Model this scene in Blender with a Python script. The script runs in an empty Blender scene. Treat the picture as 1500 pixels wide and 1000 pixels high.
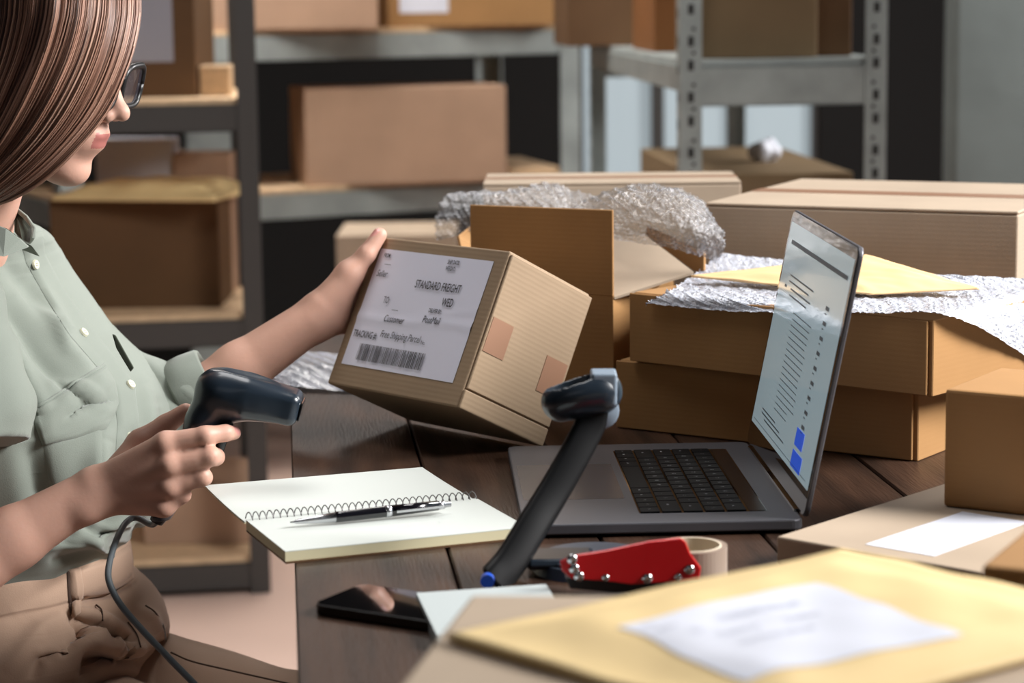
import bpy, bmesh, math, random
import numpy as np
from mathutils import Vector, Matrix
from mathutils.bvhtree import BVHTree
R = math.radians
scene = bpy.context.scene
C = scene.collection
random.seed(5)

# ------------------------------------------------------------------ camera
FPX, PITCH, ROLL = 3400.0, 0.149685, -0.011981
CAM = np.array([0.0, 0.0, 1.2127])
_r = np.array([1.0, 0, 0]); _f = np.array([0, math.cos(PITCH), -math.sin(PITCH)]); _u = np.array([0, math.sin(PITCH), math.cos(PITCH)])
RT = _r * math.cos(ROLL) + _u * math.sin(ROLL)
UP = -_r * math.sin(ROLL) + _u * math.cos(ROLL)
FW = _f
cd = bpy.data.cameras.new('camera'); cam = bpy.data.objects.new('camera', cd); C.objects.link(cam)
cd.sensor_width = 36; cd.lens = FPX / 1500 * 36; cd.clip_start = .05; cd.clip_end = 60
cam.matrix_world = Matrix(((RT[0], UP[0], -FW[0], CAM[0]), (RT[1], UP[1], -FW[1], CAM[1]), (RT[2], UP[2], -FW[2], CAM[2]), (0, 0, 0, 1)))
cd.dof.use_dof = True; cd.dof.focus_distance = 2.2; cd.dof.aperture_fstop = 6.0
scene.camera = cam

# ------------------------------------------------------------------ world, lights, exposure
w = bpy.data.worlds.new('world'); scene.world = w; w.use_nodes = True
w.node_tree.nodes['Background'].inputs[0].default_value = (.62, .72, .85, 1)
w.node_tree.nodes['Background'].inputs[1].default_value = .035
scene.view_settings.view_transform = 'Standard'; scene.view_settings.look = 'None'
scene.view_settings.exposure = 0.16; scene.view_settings.gamma = 1; scene.view_settings.use_curve_mapping = False
def area(name, loc, target, sx, sy, power, col):
    l = bpy.data.lights.new(name, 'AREA'); l.shape = 'RECTANGLE'; l.size = sx; l.size_y = sy; l.energy = power; l.color = col
    o = bpy.data.objects.new(name, l); C.objects.link(o); o.location = loc
    o.rotation_euler = (Vector(target) - Vector(loc)).to_track_quat('-Z', 'Y').to_euler()
    return o
kl = area('window_daylight', (2.25, 1.75, 2.25), (-.1, 2.2, .85), 1.1, 1.0, 44, (1, .985, .975)); kl.data.spread = R(88)
area('rear_window_daylight', (2.4, 4.75, 2.1), (-.6, 5.3, .6), 1.4, 1.1, 105, (1, .98, .96))
area('front_fill_light', (-.9, -.9, 2.3), (0.0, 3.2, .7), 1.6, 1.0, 1.4, (.90, .93, 1))  # added weak fill from the camera side, no window stands there

sk = area('rack_fill_light', (-.6, 5.0, 2.62), (-.6, 5.0, 0), .9, .9, 36, (1, .96, .92)); sk.data.spread = R(130)  # added fill from above for the floor and the back racks
tl = area('table_fill_light', (-.38, 2.42, 2.62), (-.38, 2.42, 0), .9, .9, 13, (.97, .98, 1))  # added soft overhead fill for the table and the woman

# ------------------------------------------------------------------ helpers
def at(px, py, y):
    "point at depth y seen in the direction of a photograph pixel"
    d = FW + RT * (px - 750) / FPX - UP * (py - 500) / FPX
    return Vector(CAM + d * (y / d[1]))
def on(px, py, z):
    d = FW + RT * (px - 750) / FPX - UP * (py - 500) / FPX
    return Vector(CAM + d * ((z - CAM[2]) / d[2]))
def srgb(r, g, b):
    f = lambda c: (c / 255 / 12.92) if c / 255 <= .04045 else ((c / 255 + .055) / 1.055) ** 2.4
    return (f(r), f(g), f(b), 1)
def mat(name, col, rough=.6, metal=0, noise=0, nscale=20, bump=0, bscale=60, stretch=(1, 1, 1), col2=None, spec=.5, coat=0, sub=0, trans=0, emis=None, sheen=0):
    m = bpy.data.materials.new(name); m.use_nodes = True
    nt = m.node_tree; b = nt.nodes['Principled BSDF']
    b.inputs['Base Color'].default_value = col; b.inputs['Roughness'].default_value = rough; b.inputs['Metallic'].default_value = metal
    b.inputs['Specular IOR Level'].default_value = spec; b.inputs['Coat Weight'].default_value = coat; b.inputs['Transmission Weight'].default_value = trans
    if sheen: b.inputs['Sheen Weight'].default_value = sheen
    if sub:
        b.inputs['Subsurface Weight'].default_value = sub; b.inputs['Subsurface Radius'].default_value = (1, .35, .2); b.inputs['Subsurface Scale'].default_value = .006
    if emis: b.inputs['Emission Color'].default_value = emis[0]; b.inputs['Emission Strength'].default_value = emis[1]
    tc = nt.nodes.new('ShaderNodeTexCoord'); mp = nt.nodes.new('ShaderNodeMapping'); mp.inputs['Scale'].default_value = stretch
    nt.links.new(tc.outputs['Object'], mp.inputs[0])
    if noise:
        n = nt.nodes.new('ShaderNodeTexNoise'); n.inputs['Scale'].default_value = nscale; n.inputs['Detail'].default_value = 6
        nt.links.new(mp.outputs[0], n.inputs[0])
        rp = nt.nodes.new('ShaderNodeValToRGB'); rp.color_ramp.elements[0].position = .3; rp.color_ramp.elements[1].position = .7
        c2 = col2 or tuple(c * (1 - noise) for c in col[:3]) + (1,)
        rp.color_ramp.elements[0].color = c2; rp.color_ramp.elements[1].color = col
        nt.links.new(n.outputs[0], rp.inputs[0]); nt.links.new(rp.outputs[0], b.inputs['Base Color'])
    if bump:
        n2 = nt.nodes.new('ShaderNodeTexNoise'); n2.inputs['Scale'].default_value = bscale; n2.inputs['Detail'].default_value = 4
        nt.links.new(mp.outputs[0], n2.inputs[0])
        bp = nt.nodes.new('ShaderNodeBump'); bp.inputs['Strength'].default_value = bump; bp.inputs['Distance'].default_value = .002
        nt.links.new(n2.outputs[0], bp.inputs['Height']); nt.links.new(bp.outputs[0], b.inputs['Normal'])
    return m
def cardboard(name, col, ribs=0.0, ribaxis='Z'):
    ribs *= .18
    m = mat(name, col, .75, noise=.16, nscale=7, spec=.25)
    nt = m.node_tree; b = nt.nodes['Principled BSDF']; tc = [n for n in nt.nodes if n.type == 'TEX_COORD'][0]
    wv = nt.nodes.new('ShaderNodeTexWave'); wv.bands_direction = ribaxis; wv.inputs['Scale'].default_value = 62; wv.inputs['Distortion'].default_value = .6; wv.inputs['Detail'].default_value = 2
    nt.links.new(tc.outputs['Object'], wv.inputs[0])
    n2 = nt.nodes.new('ShaderNodeTexNoise'); n2.inputs['Scale'].default_value = 900; nt.links.new(tc.outputs['Object'], n2.inputs[0])
    ad = nt.nodes.new('ShaderNodeMath'); ad.operation = 'MULTIPLY_ADD'; ad.inputs[1].default_value = ribs; nt.links.new(wv.outputs[1], ad.inputs[0])
    mu = nt.nodes.new('ShaderNodeMath'); mu.operation = 'MULTIPLY'; mu.inputs[1].default_value = .25; nt.links.new(n2.outputs[0], mu.inputs[0]); nt.links.new(mu.outputs[0], ad.inputs[2])
    bp = nt.nodes.new('ShaderNodeBump'); bp.inputs['Strength'].default_value = .35; bp.inputs['Distance'].default_value = .001
    nt.links.new(ad.outputs[0], bp.inputs['Height']); nt.links.new(bp.outputs[0], b.inputs['Normal'])
    return m
K = cardboard('kraft cardboard', srgb(163, 123, 79), .5)
K2 = cardboard('pale kraft cardboard', srgb(176, 158, 138), .5)
KR = cardboard('ribbed kraft cardboard', srgb(159, 136, 111), 1.6)
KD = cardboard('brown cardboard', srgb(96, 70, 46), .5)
KPINK = cardboard('rosy cardboard', srgb(180, 148, 124), .5)
KO = cardboard('shaded olive brown cardboard', srgb(118, 98, 72), .5)  # olive boxes on the right rack, their shade put into the colour
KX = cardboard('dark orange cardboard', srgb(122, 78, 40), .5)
GLAB = mat('shade-greyed label', srgb(150, 150, 160), .6)  # paper label in shadow, the shade put into its grey
TAPE = mat('brown packing tape', srgb(146, 110, 88), .35, spec=.5)
PAPER = mat('white paper', srgb(214, 217, 228), .6)
LABEL = mat('label paper', srgb(228, 228, 244), .55, bump=.3, bscale=25)
INK = mat('black ink', srgb(22, 22, 26), .6)
FAINT = mat('grey ink', srgb(178, 182, 196), .6)
STEEL = mat('galvanised steel', srgb(168, 176, 174), .45, .55, noise=.25, nscale=14)
LSTEEL = mat('light galvanised steel', srgb(168, 176, 174), .5, .25, noise=.3, nscale=9)
DSTEEL = mat('dark painted steel', srgb(70, 68, 66), .55, .3)
HOLE = mat('dark hole', srgb(22, 20, 18), .8)
WOODB = mat('pale chipboard', srgb(220, 188, 150), .7, noise=.2, nscale=60)
BLACKP = mat('black plastic', srgb(20, 22, 26), .32, spec=.5)
DARKP = mat('dark rubbery plastic', srgb(28, 38, 48), .3, spec=.6, coat=.25)
GREYP = mat('grey plastic', srgb(128, 142, 156), .4)
CHROME = mat('chrome', srgb(215, 215, 218), .15, 1)
WHITEP = mat('white plastic', srgb(225, 225, 222), .4)

def link(o, parent=None):
    C.objects.link(o)
    if parent: o.parent = parent
    return o
def tag(o, label=None, cat=None, group=None, kind=None):
    if label: o['label'] = label
    if cat: o['category'] = cat
    if group: o['group'] = group
    if kind: o['kind'] = kind
    return o
def empty(name, loc=(0, 0, 0), rz=0):
    o = bpy.data.objects.new(name, None); o.empty_display_size = .05; C.objects.link(o); o.location = loc; o.rotation_euler = (0, 0, rz); return o
def mesh(name, v, f, m, parent=None, smooth=False, mats=None, fm=None):
    me = bpy.data.meshes.new(name); me.from_pydata([tuple(map(float, x)) for x in v], [], [tuple(map(int, x)) for x in f]); me.update()
    for k in (mats or [m]): me.materials.append(k)
    if smooth: me.polygons.foreach_set('use_smooth', [True] * len(me.polygons))
    if fm: me.polygons.foreach_set('material_index', fm)
    o = bpy.data.objects.new(name, me); return link(o, parent)
def fixn(o):
    bm = bmesh.new(); bm.from_mesh(o.data); bmesh.ops.recalc_face_normals(bm, faces=bm.faces); bm.to_mesh(o.data); bm.free(); return o
def bm_obj(name, bm, m, parent=None, smooth=False):
    me = bpy.data.meshes.new(name); bmesh.ops.recalc_face_normals(bm, faces=bm.faces); bm.to_mesh(me); bm.free()
    for k in (m if isinstance(m, list) else [m]): me.materials.append(k)
    if smooth: me.polygons.foreach_set('use_smooth', [True] * len(me.polygons))
    return link(bpy.data.objects.new(name, me), parent)
def abox(bm, x0, x1, y0, y1, z0, z1, M=None, bev=0, seg=1, mi=0):
    r = bmesh.ops.create_cube(bm, size=1)
    vs = r['verts']
    bmesh.ops.transform(bm, matrix=Matrix.Translation(((x0 + x1) / 2, (y0 + y1) / 2, (z0 + z1) / 2)) @ Matrix.Diagonal((x1 - x0, y1 - y0, z1 - z0, 1)), verts=vs)
    if bev:
        g = bmesh.ops.bevel(bm, geom=list({e for v in vs for e in v.link_edges}), offset=bev, segments=seg, affect='EDGES', profile=.5)
        vs = list({v for f in g['faces'] for v in f.verts} | {v for v in vs if v.is_valid})
    if M: bmesh.ops.transform(bm, matrix=M, verts=vs)
    if mi:
        for f in {f for v in vs for f in v.link_faces}: f.material_index = mi
    return vs
def box(name, x0, x1, y0, y1, z0, z1, m, parent=None, bev=0, seg=1, M=None):
    bm = bmesh.new(); abox(bm, x0, x1, y0, y1, z0, z1, M, bev, seg); return bm_obj(name, bm, m, parent, smooth=False)
def cyl(bm, p0, p1, r0, r1=None, n=20, cap=True):
    p0 = Vector(p0); p1 = Vector(p1); r1 = r0 if r1 is None else r1
    q = (p1 - p0).to_track_quat('Z', 'Y').to_matrix().to_4x4()
    return bmesh.ops.create_cone(bm, cap_ends=cap, segments=n, radius1=r0, radius2=r1, depth=(p1 - p0).length, matrix=Matrix.Translation((p0 + p1) / 2) @ q)['verts']
def tube(name, pts, r, m, parent=None, n=10, rad=None, samples=None):
    "smooth tube through points (Catmull-Rom when samples given)"
    P = [Vector(p) for p in pts]
    if samples: P = cat(P, samples)
    V = []; F = []; up = Vector((0.13, .21, 1)).normalized(); N = len(P)
    prev = None
    for i, p in enumerate(P):
        t = (P[min(i + 1, N - 1)] - P[max(i - 1, 0)]).normalized()
        if prev is None: a = t.cross(up).normalized()
        else: a = (prev - t * prev.dot(t)).normalized()
        prev = a; b = t.cross(a)
        rr = rad[i] if rad else r
        for k in range(n):
            an = 2 * math.pi * k / n; V.append(p + (a * math.cos(an) + b * math.sin(an)) * rr)
    for i in range(N - 1):
        for k in range(n): F.append((i * n + k, i * n + (k + 1) % n, (i + 1) * n + (k + 1) % n, (i + 1) * n + k))
    F.append(tuple(range(n))[::-1]); F.append(tuple((N - 1) * n + k for k in range(n)))
    return mesh(name, V, F, m, parent, True)
def cat(P, s):
    out = []; Q = [P[0] * 2 - P[1]] + P + [P[-1] * 2 - P[-2]]
    for i in range(1, len(Q) - 2):
        for k in range(s):
            t = k / s; a, b, c, d = Q[i - 1], Q[i], Q[i + 1], Q[i + 2]
            out.append(.5 * ((2 * b) + (c - a) * t + (2 * a - 5 * b + 4 * c - d) * t * t + (3 * b - a - 3 * c + d) * t ** 3))
    out.append(P[-1]); return out
def textmesh(items, name, m, parent, M=Matrix.Identity(4)):
    "items: (string, x, y, size, shear, bold) in the plane of M, joined to one printed mesh"
    V = []; F = []
    for (s, x, y, size, shear, bold) in items:
        cu = bpy.data.curves.new('print', 'FONT'); cu.body = s; cu.size = size; cu.shear = shear; cu.offset = bold; cu.resolution_u = 3; cu.fill_mode = 'FRONT'
        o = bpy.data.objects.new('print', cu); C.objects.link(o)
        me = o.to_mesh(); b = len(V)
        V += [M @ Vector((v.co.x * (.72 if s.upper() != s else .6) + x, v.co.y + y, 0)) for v in me.vertices]; F += [tuple(b + i for i in p.vertices) for p in me.polygons]
        o.to_mesh_clear(); bpy.data.objects.remove(o); bpy.data.curves.remove(cu)
    return mesh(name, V, F, m, parent)
def quadstrip(rects, name, m, parent, M=Matrix.Identity(4)):
    V = []; F = []
    for (x0, x1, y0, y1) in rects:
        b = len(V); V += [M @ Vector((x, y, 0)) for x, y in ((x0, y0), (x1, y0), (x1, y1), (x0, y1))]; F.append((b, b + 1, b + 2, b + 3))
    return mesh(name, V, F, m, parent)

# ------------------------------------------------------------------ the room
FLOORM = mat('pinkish screed floor', srgb(198, 170, 156), .6, noise=.1, nscale=1.3)
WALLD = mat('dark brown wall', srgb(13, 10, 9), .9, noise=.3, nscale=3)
CONC = mat('grey concrete', srgb(100, 108, 107), .85, noise=.2, nscale=4, bump=.8, bscale=16)
PLAST = mat('grey plaster', srgb(84, 80, 76), .85, noise=.1, nscale=3)
def struct(o): o['kind'] = 'structure'; return o
struct(box('floor', -3, 2.5, -1.6, 7.6, -.1, 0, FLOORM))
struct(box('ceiling', -3, 2.5, -1.6, 7.6, 2.9, 3.0, PLAST))
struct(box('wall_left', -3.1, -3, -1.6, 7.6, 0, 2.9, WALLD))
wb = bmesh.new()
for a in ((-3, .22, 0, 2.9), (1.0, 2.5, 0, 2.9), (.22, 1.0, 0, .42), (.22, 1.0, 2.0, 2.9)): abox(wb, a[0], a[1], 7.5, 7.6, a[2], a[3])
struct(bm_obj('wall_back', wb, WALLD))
wr = bmesh.new()
for a in ((-1.6, 1.1, 0, 2.9), (2.4, 4.0, 0, 2.9), (5.5, 7.6, 0, 2.9), (1.1, 2.4, 0, 1.5), (1.1, 2.4, 2.75, 2.9), (4.0, 5.5, 0, 1.5), (4.0, 5.5, 2.75, 2.9)): abox(wr, 2.5, 2.6, a[0], a[1], a[2], a[3])
struct(bm_obj('wall_right', wr, PLAST))
struct(box('trim_1', .99, 1.62, 5.2, 5.32, 0, 2.9, CONC, bev=.012, seg=2))
struct(box('trim_2', -1.02, -.86, 7.3, 7.5, 0, 2.9, LSTEEL, bev=.01))
GLOW = mat('frosted daylit glass', srgb(150, 162, 168), .5, emis=(srgb(190, 205, 212), .42))
def window(name, x0, x1, z0, z1, y, nx):
    r = struct(box(name, x0, x1, y + .05, y + .06, z0, z1, GLOW))
    bm = bmesh.new()
    for i in range(nx + 1):
        x = x0 + (x1 - x0) * i / nx; abox(bm, x - .02, x + .02, y, y + .05, z0, z1)
    for z in (z0, z1, z0 + .62 * (z1 - z0)): abox(bm, x0, x1, y + .002, y + .048, z - .02, z + .02)
    bm_obj('window_frame', bm, DSTEEL, r)
window('window_1', .22, 1.0, .42, 2.0, 7.52, 3)
def sidewindow(name, y0, y1, z0, z1):
    bm = bmesh.new()
    for y in (y0, (y0 + y1) / 2, y1): abox(bm, 2.5, 2.56, y - .02, y + .02, z0, z1)
    for z in (z0, z1): abox(bm, 2.502, 2.558, y0, y1, z - .02, z + .02)
    struct(bm_obj(name, bm, DSTEEL))
sidewindow('window_2', 1.1, 2.4, 1.5, 2.75); sidewindow('window_3', 4.0, 5.5, 1.5, 2.75)

for _p, _l in (((-.6, 5.0, 2.64), 'added square white fill lamp above the shelving racks at the back'), ((-.38, 2.42, 2.64), 'added square white fill lamp above the work table')):  # unseen fixtures added to house the two overhead fill lights
  _cl = empty('fill_lamp', _p); tag(_cl, _l, 'lamp')
  box('fill_lamp_housing', -.47, .47, -.47, .47, .02, .26, mat('fill lamp housing', srgb(215, 215, 212), .5), _cl, bev=.01)
  box('diffuser', -.45, .45, -.45, .45, .0, .02, mat('fill lamp diffuser', srgb(240, 236, 228), .5, emis=(srgb(255, 246, 235), 1.5)), _cl)
# ------------------------------------------------------------------ work table
TZ = .75
TA = math.atan2(.098, 1)
def tabmat():
    m = mat('dark stained planks', srgb(70, 49, 37), .42, noise=.55, nscale=5, stretch=(9, .7, 9), col2=srgb(38, 27, 21), bump=.4, bscale=40, spec=.25)
    return m
tab = empty('work_table', (-.148, 1.525, 0), TA)
tag(tab, 'dark brown wooden plank work table in front of the woman', 'table')
TM = tabmat()
pl = (0, .128, .26, .40, .56, .72, .9, 1.1)
for i in range(len(pl) - 1):
    box('plank', pl[i] + (.0012 if i else 0), pl[i + 1] - .0012, -.75, 1.66, .712, TZ, TM, tab, bev=.0015)
box('apron', .06, 1.04, -.70, 1.6, .63, .711, TM, tab)
for x in (.07, .97):
    for y in (-.69, 1.53): box('leg', x, x + .06, y, y + .06, 0, .63, TM, tab)

# ------------------------------------------------------------------ cartons
def carton(label, o, yaw, w, d, h, m=K, flaps=False, tape=None, panel=False, group=None, name='cardboard_box', bev=.002, cat='box'):
    r = empty(name, o, yaw); tag(r, label, cat, group)
    if flaps:
        box('body', 0, w, 0, d, 0, h - .004, m, r, bev=bev, seg=2)
        along = flaps == 'x'
        g = .0015
        if along:
            box('flap', 0, w, 0, d / 2 - g, h - .0035, h, m, r, bev=.001); box('flap', 0, w, d / 2 + g, d, h - .0035, h, m, r, bev=.001)
        else:
            box('flap', 0, w / 2 - g, 0, d, h - .0035, h, m, r, bev=.001); box('flap', w / 2 + g, w, 0, d, h - .0035, h, m, r, bev=.001)
        if tape:
            if along: box('tape', 0, w, d / 2 - tape / 2, d / 2 + tape / 2, h, h + .0004, TAPE, r)
            else: box('tape', w / 2 - tape / 2, w / 2 + tape / 2, 0, d, h, h + .0004, TAPE, r)
    elif panel:
        box('body', .0035, w, .0035, d, 0, h, m, r, bev=.001)
        box('front_panel', 0.0, w - .005, 0, .003, .001, h - .001, m, r, bev=.0008)
    else:
        box('body', 0, w, 0, d, 0, h, m, r, bev=bev, seg=2)
    return r
S1 = carton('low brown cardboard box on the table, under a same-width box, behind the laptop', (.1103, 2.4393, TZ), -.6095, .3489, .27, .0742, K, panel=True)
S2 = carton('flat brown cardboard box topped with bubble wrap and a yellow envelope, behind the laptop screen', (.1240, 2.422, TZ + .0745), -.7157, .3645, .278, .0740, K, panel=True)
B2 = carton('large closed cardboard box with a taped seam at the back right of the table', (.2263, 2.6834, TZ), -.4348, .363, .36, .218, K2, flaps='x', tape=.045)
B1 = carton('closed pale cardboard box at the back of the table behind the open box', (-.035, 2.965, TZ), -.0229, .33, .165, .22, K2, flaps='x', tape=.03)
FT = carton('flat cardboard box with a white label under a smaller box at the right edge', (.2125, 1.8381, TZ), -.7246, .19, .2624, .0233, K2, bev=.002)
R1 = carton('small cardboard box on top of the flat labelled box at the right edge', (.3663, 1.9383, TZ + .0236), -.5628, .13, .13, .1016, K, bev=.003)
R3 = carton('dark cardboard box in the bottom right corner beside the yellow envelope', (.289, 1.4, TZ), -.4655, .16, .115, .108, K, bev=.003)
def onbox(root, pts, name, m, dz=.0006, thick=.0004):
    "thin sheet given by pixel corners on the top plane of a box"
    z = root.matrix_world
    return None
# label on the flat box
lz = TZ + .0234
q = [on(*p, lz) for p in ((1350, 803), (1442, 768), (1500, 765), (1470, 826))]
a_ = q[0]; ex = Vector((math.cos(-.7246), math.sin(-.7246), 0)); ey = Vector((-ex.y, ex.x, 0))
lab = box('address_label', .072, .135, .02, .17, .0234, .0237, PAPER, FT)

# open box
ob = empty('open_cardboard_box', (-.0453, 2.5821, TZ), -.494)
tag(ob, 'open cardboard box with raised flaps and bubble wrap spilling out, behind the labelled parcel', 'box')
W, D, H, t = .1767, .1593, .134, .003
bm = bmesh.new()
abox(bm, 0, W, 0, t, 0, H); abox(bm, 0, W, D - t, D, 0, H); abox(bm, 0, t, t, D - t, 0, H); abox(bm, W - t, W, t, D - t, 0, H); abox(bm, t, W - t, t, D - t, 0, t)
bm_obj('body', bm, K, ob)
box('front_flap', 0, W, .0, t, H, H + .094, K, ob, bev=.0008)
def slab(name, P, th, m, parent):
    "planar quad with thickness, world corners"
    P = [Vector(p) for p in P]; n = (P[1] - P[0]).cross(P[3] - P[0]).normalized() * th
    inv = Matrix.Identity(4)
    if parent:
        inv = (Matrix.Translation(parent.location) @ parent.rotation_euler.to_matrix().to_4x4()).inverted()
    V = [inv @ p for p in P] + [inv @ (p - n) for p in P]
    return fixn(mesh(name, V, [(0, 1, 2, 3), (7, 6, 5, 4), (0, 4, 5, 1), (1, 5, 6, 2), (2, 6, 7, 3), (3, 7, 4, 0)], m, parent))
_q = [at(900, 435, 2.498), at(1016, 398, 2.535), None, at(885, 350, 2.63)]
_n = (_q[1] - _q[0]).cross(_q[3] - _q[0]); _c = Vector(CAM); _d = at(945, 344, 2.6) - _c; _q[2] = _c + _d * ((_q[0] - _c).dot(_n) / _d.dot(_n))
slab('right_flap', _q, .003, K2, ob)
slab('back_flap', [at(945, 345, 2.665), at(1016, 400, 2.545), at(1031, 404, 2.55), at(1031, 366, 2.56), at(940, 330, 2.68)][0:1] + [at(1031, 406, 2.56), at(1031, 368, 2.565), at(948, 330, 2.67)], .003, K, ob)
slab('left_flap', [Vector((-.0453, 2.5821, TZ + H)), Vector((-.0453 + .0755, 2.5821 + .14, TZ + H)), at(690, 330, 2.76), at(672, 345, 2.62)], .003, K, ob)

# ------------------------------------------------------------------ the parcel she is holding
o0 = Vector((-.19539, 2.41147, .80706))
def rodr(v):
    v = Vector(v); return Matrix.Rotation(v.length, 4, v.normalized())
PM = Matrix.Translation(o0) @ rodr((-.43109, .190714, -.81511))
pc = empty('labelled_parcel'); pc.matrix_world = PM
tag(pc, 'cardboard parcel with a printed white shipping label, tilted up and held in one hand', 'parcel')
W, D, H = .21155, .12398, .16653
box('body', .0, W - .0035, .0, D, 0, H, KR, pc, bev=.002, seg=2)
box('side_panel', W - .0034, W, .002, D + .0015, .021, H - .003, KR, pc, bev=.0008)
box('bottom_flap', W - .0034, W + .0003, .0, D + .001, .0, .0195, KR, pc, bev=.0012, seg=2)
box('tape', W + .0002, W + .0006, .004, .034, .062, .098, TAPE, pc)
box('tape', W + .0002, W + .0006, D - .034, D - .002, .05, .088, TAPE, pc)
lm = Matrix.Translation((.0, -.0006, 0)) @ Matrix.Rotation(math.pi / 2, 4, 'X')
LB = mesh('shipping_label', [], [], LABEL, pc)
# slightly creased sheet
nx, nz = 40, 34; x0, x1, z0, z1 = .0125, .1905, .0235, .1535
V = []; F = []
for j in range(nz + 1):
    for i in range(nx + 1):
        u = i / nx; v = j / nz
        cr = .0011 * math.exp(-((v - .44 + .10 * (u - .5) ** 2 + .03 * math.sin(5 * u)) / .035) ** 2) + .0005 * math.exp(-((v - .52 - .2 * (u - .7)) / .03) ** 2) * (u > .5)
        V.append((x0 + (x1 - x0) * u, -.0006 - cr - .0002 * math.sin(9 * u) * math.sin(7 * v) ** 2, z0 + (z1 - z0) * v))
for j in range(nz):
    for i in range(nx): a = j * (nx + 1) + i; F.append((a, a + 1, a + nx + 2, a + nx + 1))
LB.data.from_pydata(V, [], F); LB.data.materials.clear(); LB.data.materials.append(LABEL); LB.data.update()
LB.data.polygons.foreach_set('use_smooth', [True] * len(LB.data.polygons))
tm = Matrix.Translation((x0, -.0022, z0)) @ Matrix.Rotation(math.pi / 2, 4, 'X')
LW, LH = x1 - x0, z1 - z0
B = .00012
textmesh([('FROM:', .010, LH - .0095, .0065, 0, B), ('Seller', .0085, LH - .031, .0105, .18, 0), ('SHIP DATE:', .112, LH - .0085, .0062, 0, B), ('WEIGHT:', .112, LH - .0155, .0062, 0, B),
          ('STANDARD FREIGHT', .0745, LH - .038, .0125, 0, .0001), ('WED', .124, LH - .0535, .0125, 0, .0001), ('TO:', .0335, LH - .059, .0105, 0, 0), ('Customer', .0440, LH - .0785, .0108, .22, 0),
          ('DELIVER BY:', .1085, LH - .062, .0062, 0, B), ('PostMail', .104, LH - .0735, .0108, .12, 0), ('TRACKING #:', .0045, .031, .0105, 0, .00012), ('Free Shipping Parcel', .0475, .0345, .0108, .12, 0), ('No.', .113, .0335, .006, 0, 0)], 'printed_text', INK, LB, tm)
quadstrip([(.016, .026, LH - .0175, LH - .0170)], 'rule_line', INK, LB, tm); quadstrip([(.052, .062, LH - .0655, LH - .0650)], 'rule_line', INK, LB, tm)
rng = random.Random(3); x = .0215; bars = []
while x < .126:
    bw = rng.choice((.0005, .0009, .0014)); bars.append((x, x + bw, .0065, .0245)); x += bw + rng.choice((.0007, .0010, .0014))
quadstrip(bars, 'barcode', INK, LB, tm)

# ------------------------------------------------------------------ laptop
LX, LY, LYAW, LID = .2347, 2.2922, .03839, .1952
hd = Vector((math.sin(LYAW), -math.cos(LYAW), 0)); fd = Vector((-math.cos(LYAW), -math.sin(LYAW), 0))
lap = empty('laptop'); LM_ = Matrix(((hd.x, fd.x, 0, LX), (hd.y, fd.y, 0, LY), (0, 0, 1, TZ), (0, 0, 0, 1)))
# local x: far -> near (0...349), local y: hinge -> user, z up.  (left handed flip kept out: use -x)
LM_ = Matrix(((-hd.x, fd.x, 0, LX + hd.x * .349), (-hd.y, fd.y, 0, LY + hd.y * .349), (0, 0, 1, TZ), (0, 0, 0, 1)))
lap.matrix_world = LM_
tag(lap, 'open space grey laptop with a lit document on its screen', 'laptop')
ALU = mat('grey anodised aluminium', srgb(94, 94, 99), .42, .5, spec=.35)
ALUP = mat('trackpad glass', srgb(92, 94, 100), .25, .4)
KEYM = mat('black key caps', srgb(6, 6, 8), .6, spec=.12)
GLASSB = mat('black screen glass', srgb(8, 8, 10), .06, coat=1)
W = .349
def rbox(name, x0, x1, y0, y1, z0, z1, r, m, parent, n=6, M=None, bev=0):
    pts = []
    for cx, cy, a0 in ((x1 - r, y1 - r, 0), (x0 + r, y1 - r, 90), (x0 + r, y0 + r, 180), (x1 - r, y0 + r, 270)):
        for k in range(n + 1): a = R(a0 + 90 * k / n); pts.append((cx + r * math.cos(a), cy + r * math.sin(a)))
    bm = bmesh.new(); vs = [bm.verts.new((x, y, z0)) for x, y in pts]; f = bm.faces.new(vs)
    g = bmesh.ops.extrude_face_region(bm, geom=[f]); bmesh.ops.translate(bm, verts=[v for v in g['geom'] if isinstance(v, bmesh.types.BMVert)], vec=(0, 0, z1 - z0))
    if bev:
        es = [e for e in bm.edges if abs(e.verts[0].co.z - e.verts[1].co.z) < 1e-6]
        bmesh.ops.bevel(bm, geom=es, offset=bev, segments=2, affect='EDGES', profile=.5)
    if M: bmesh.ops.transform(bm, matrix=M, verts=bm.verts)
    return bm_obj(name, bm, m, parent)
BZ = .0125
base = rbox('base', 0, W, .0, .2407, .003, BZ, .010, ALU, lap, bev=.0015)
for x in (.03, W - .03):
    for y in (.03, .21): rbox('foot', x - .008, x + .008, y - .008, y + .008, 0, .0031, .007, BLACKP, lap)
# local x runs near (0) -> far (W) ; user's left = far
well = rbox('keyboard_well', .035, W - .035, .0258, .1378, BZ - .0002, BZ + .0001, .003, GLASSB, lap)
rbox('trackpad', W / 2 - .078, W / 2 + .078, .145, .236, BZ, BZ + .0001, .004, ALUP, lap)
rbox('touch_bar', .0365, W - .0365, .0270, .0415, BZ, BZ + .0004, .002, mat('dark touch strip', srgb(38, 30, 26), .2), lap)
box('hinge', .03, W - .03, -.002, .0035, .008, .0148, GLASSB, lap, bev=.0018, seg=2)
box('side_port', W - .0006, W + .0002, .03, .045, .0055, .0085, HOLE, lap)
box('side_port', W - .0006, W + .0002, .055, .070, .0055, .0085, HOLE, lap)
U = .01905
rows = ["` 1 2 3 4 5 6 7 8 9 0 - = del", "tab Q W E R T Y U I O P [ ] \\", "caps A S D F G H J K L ; ' ret", "shift Z X C V B N M , . / shift", "fn ctrl opt cmd  cmd opt < ^ >"]
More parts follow.
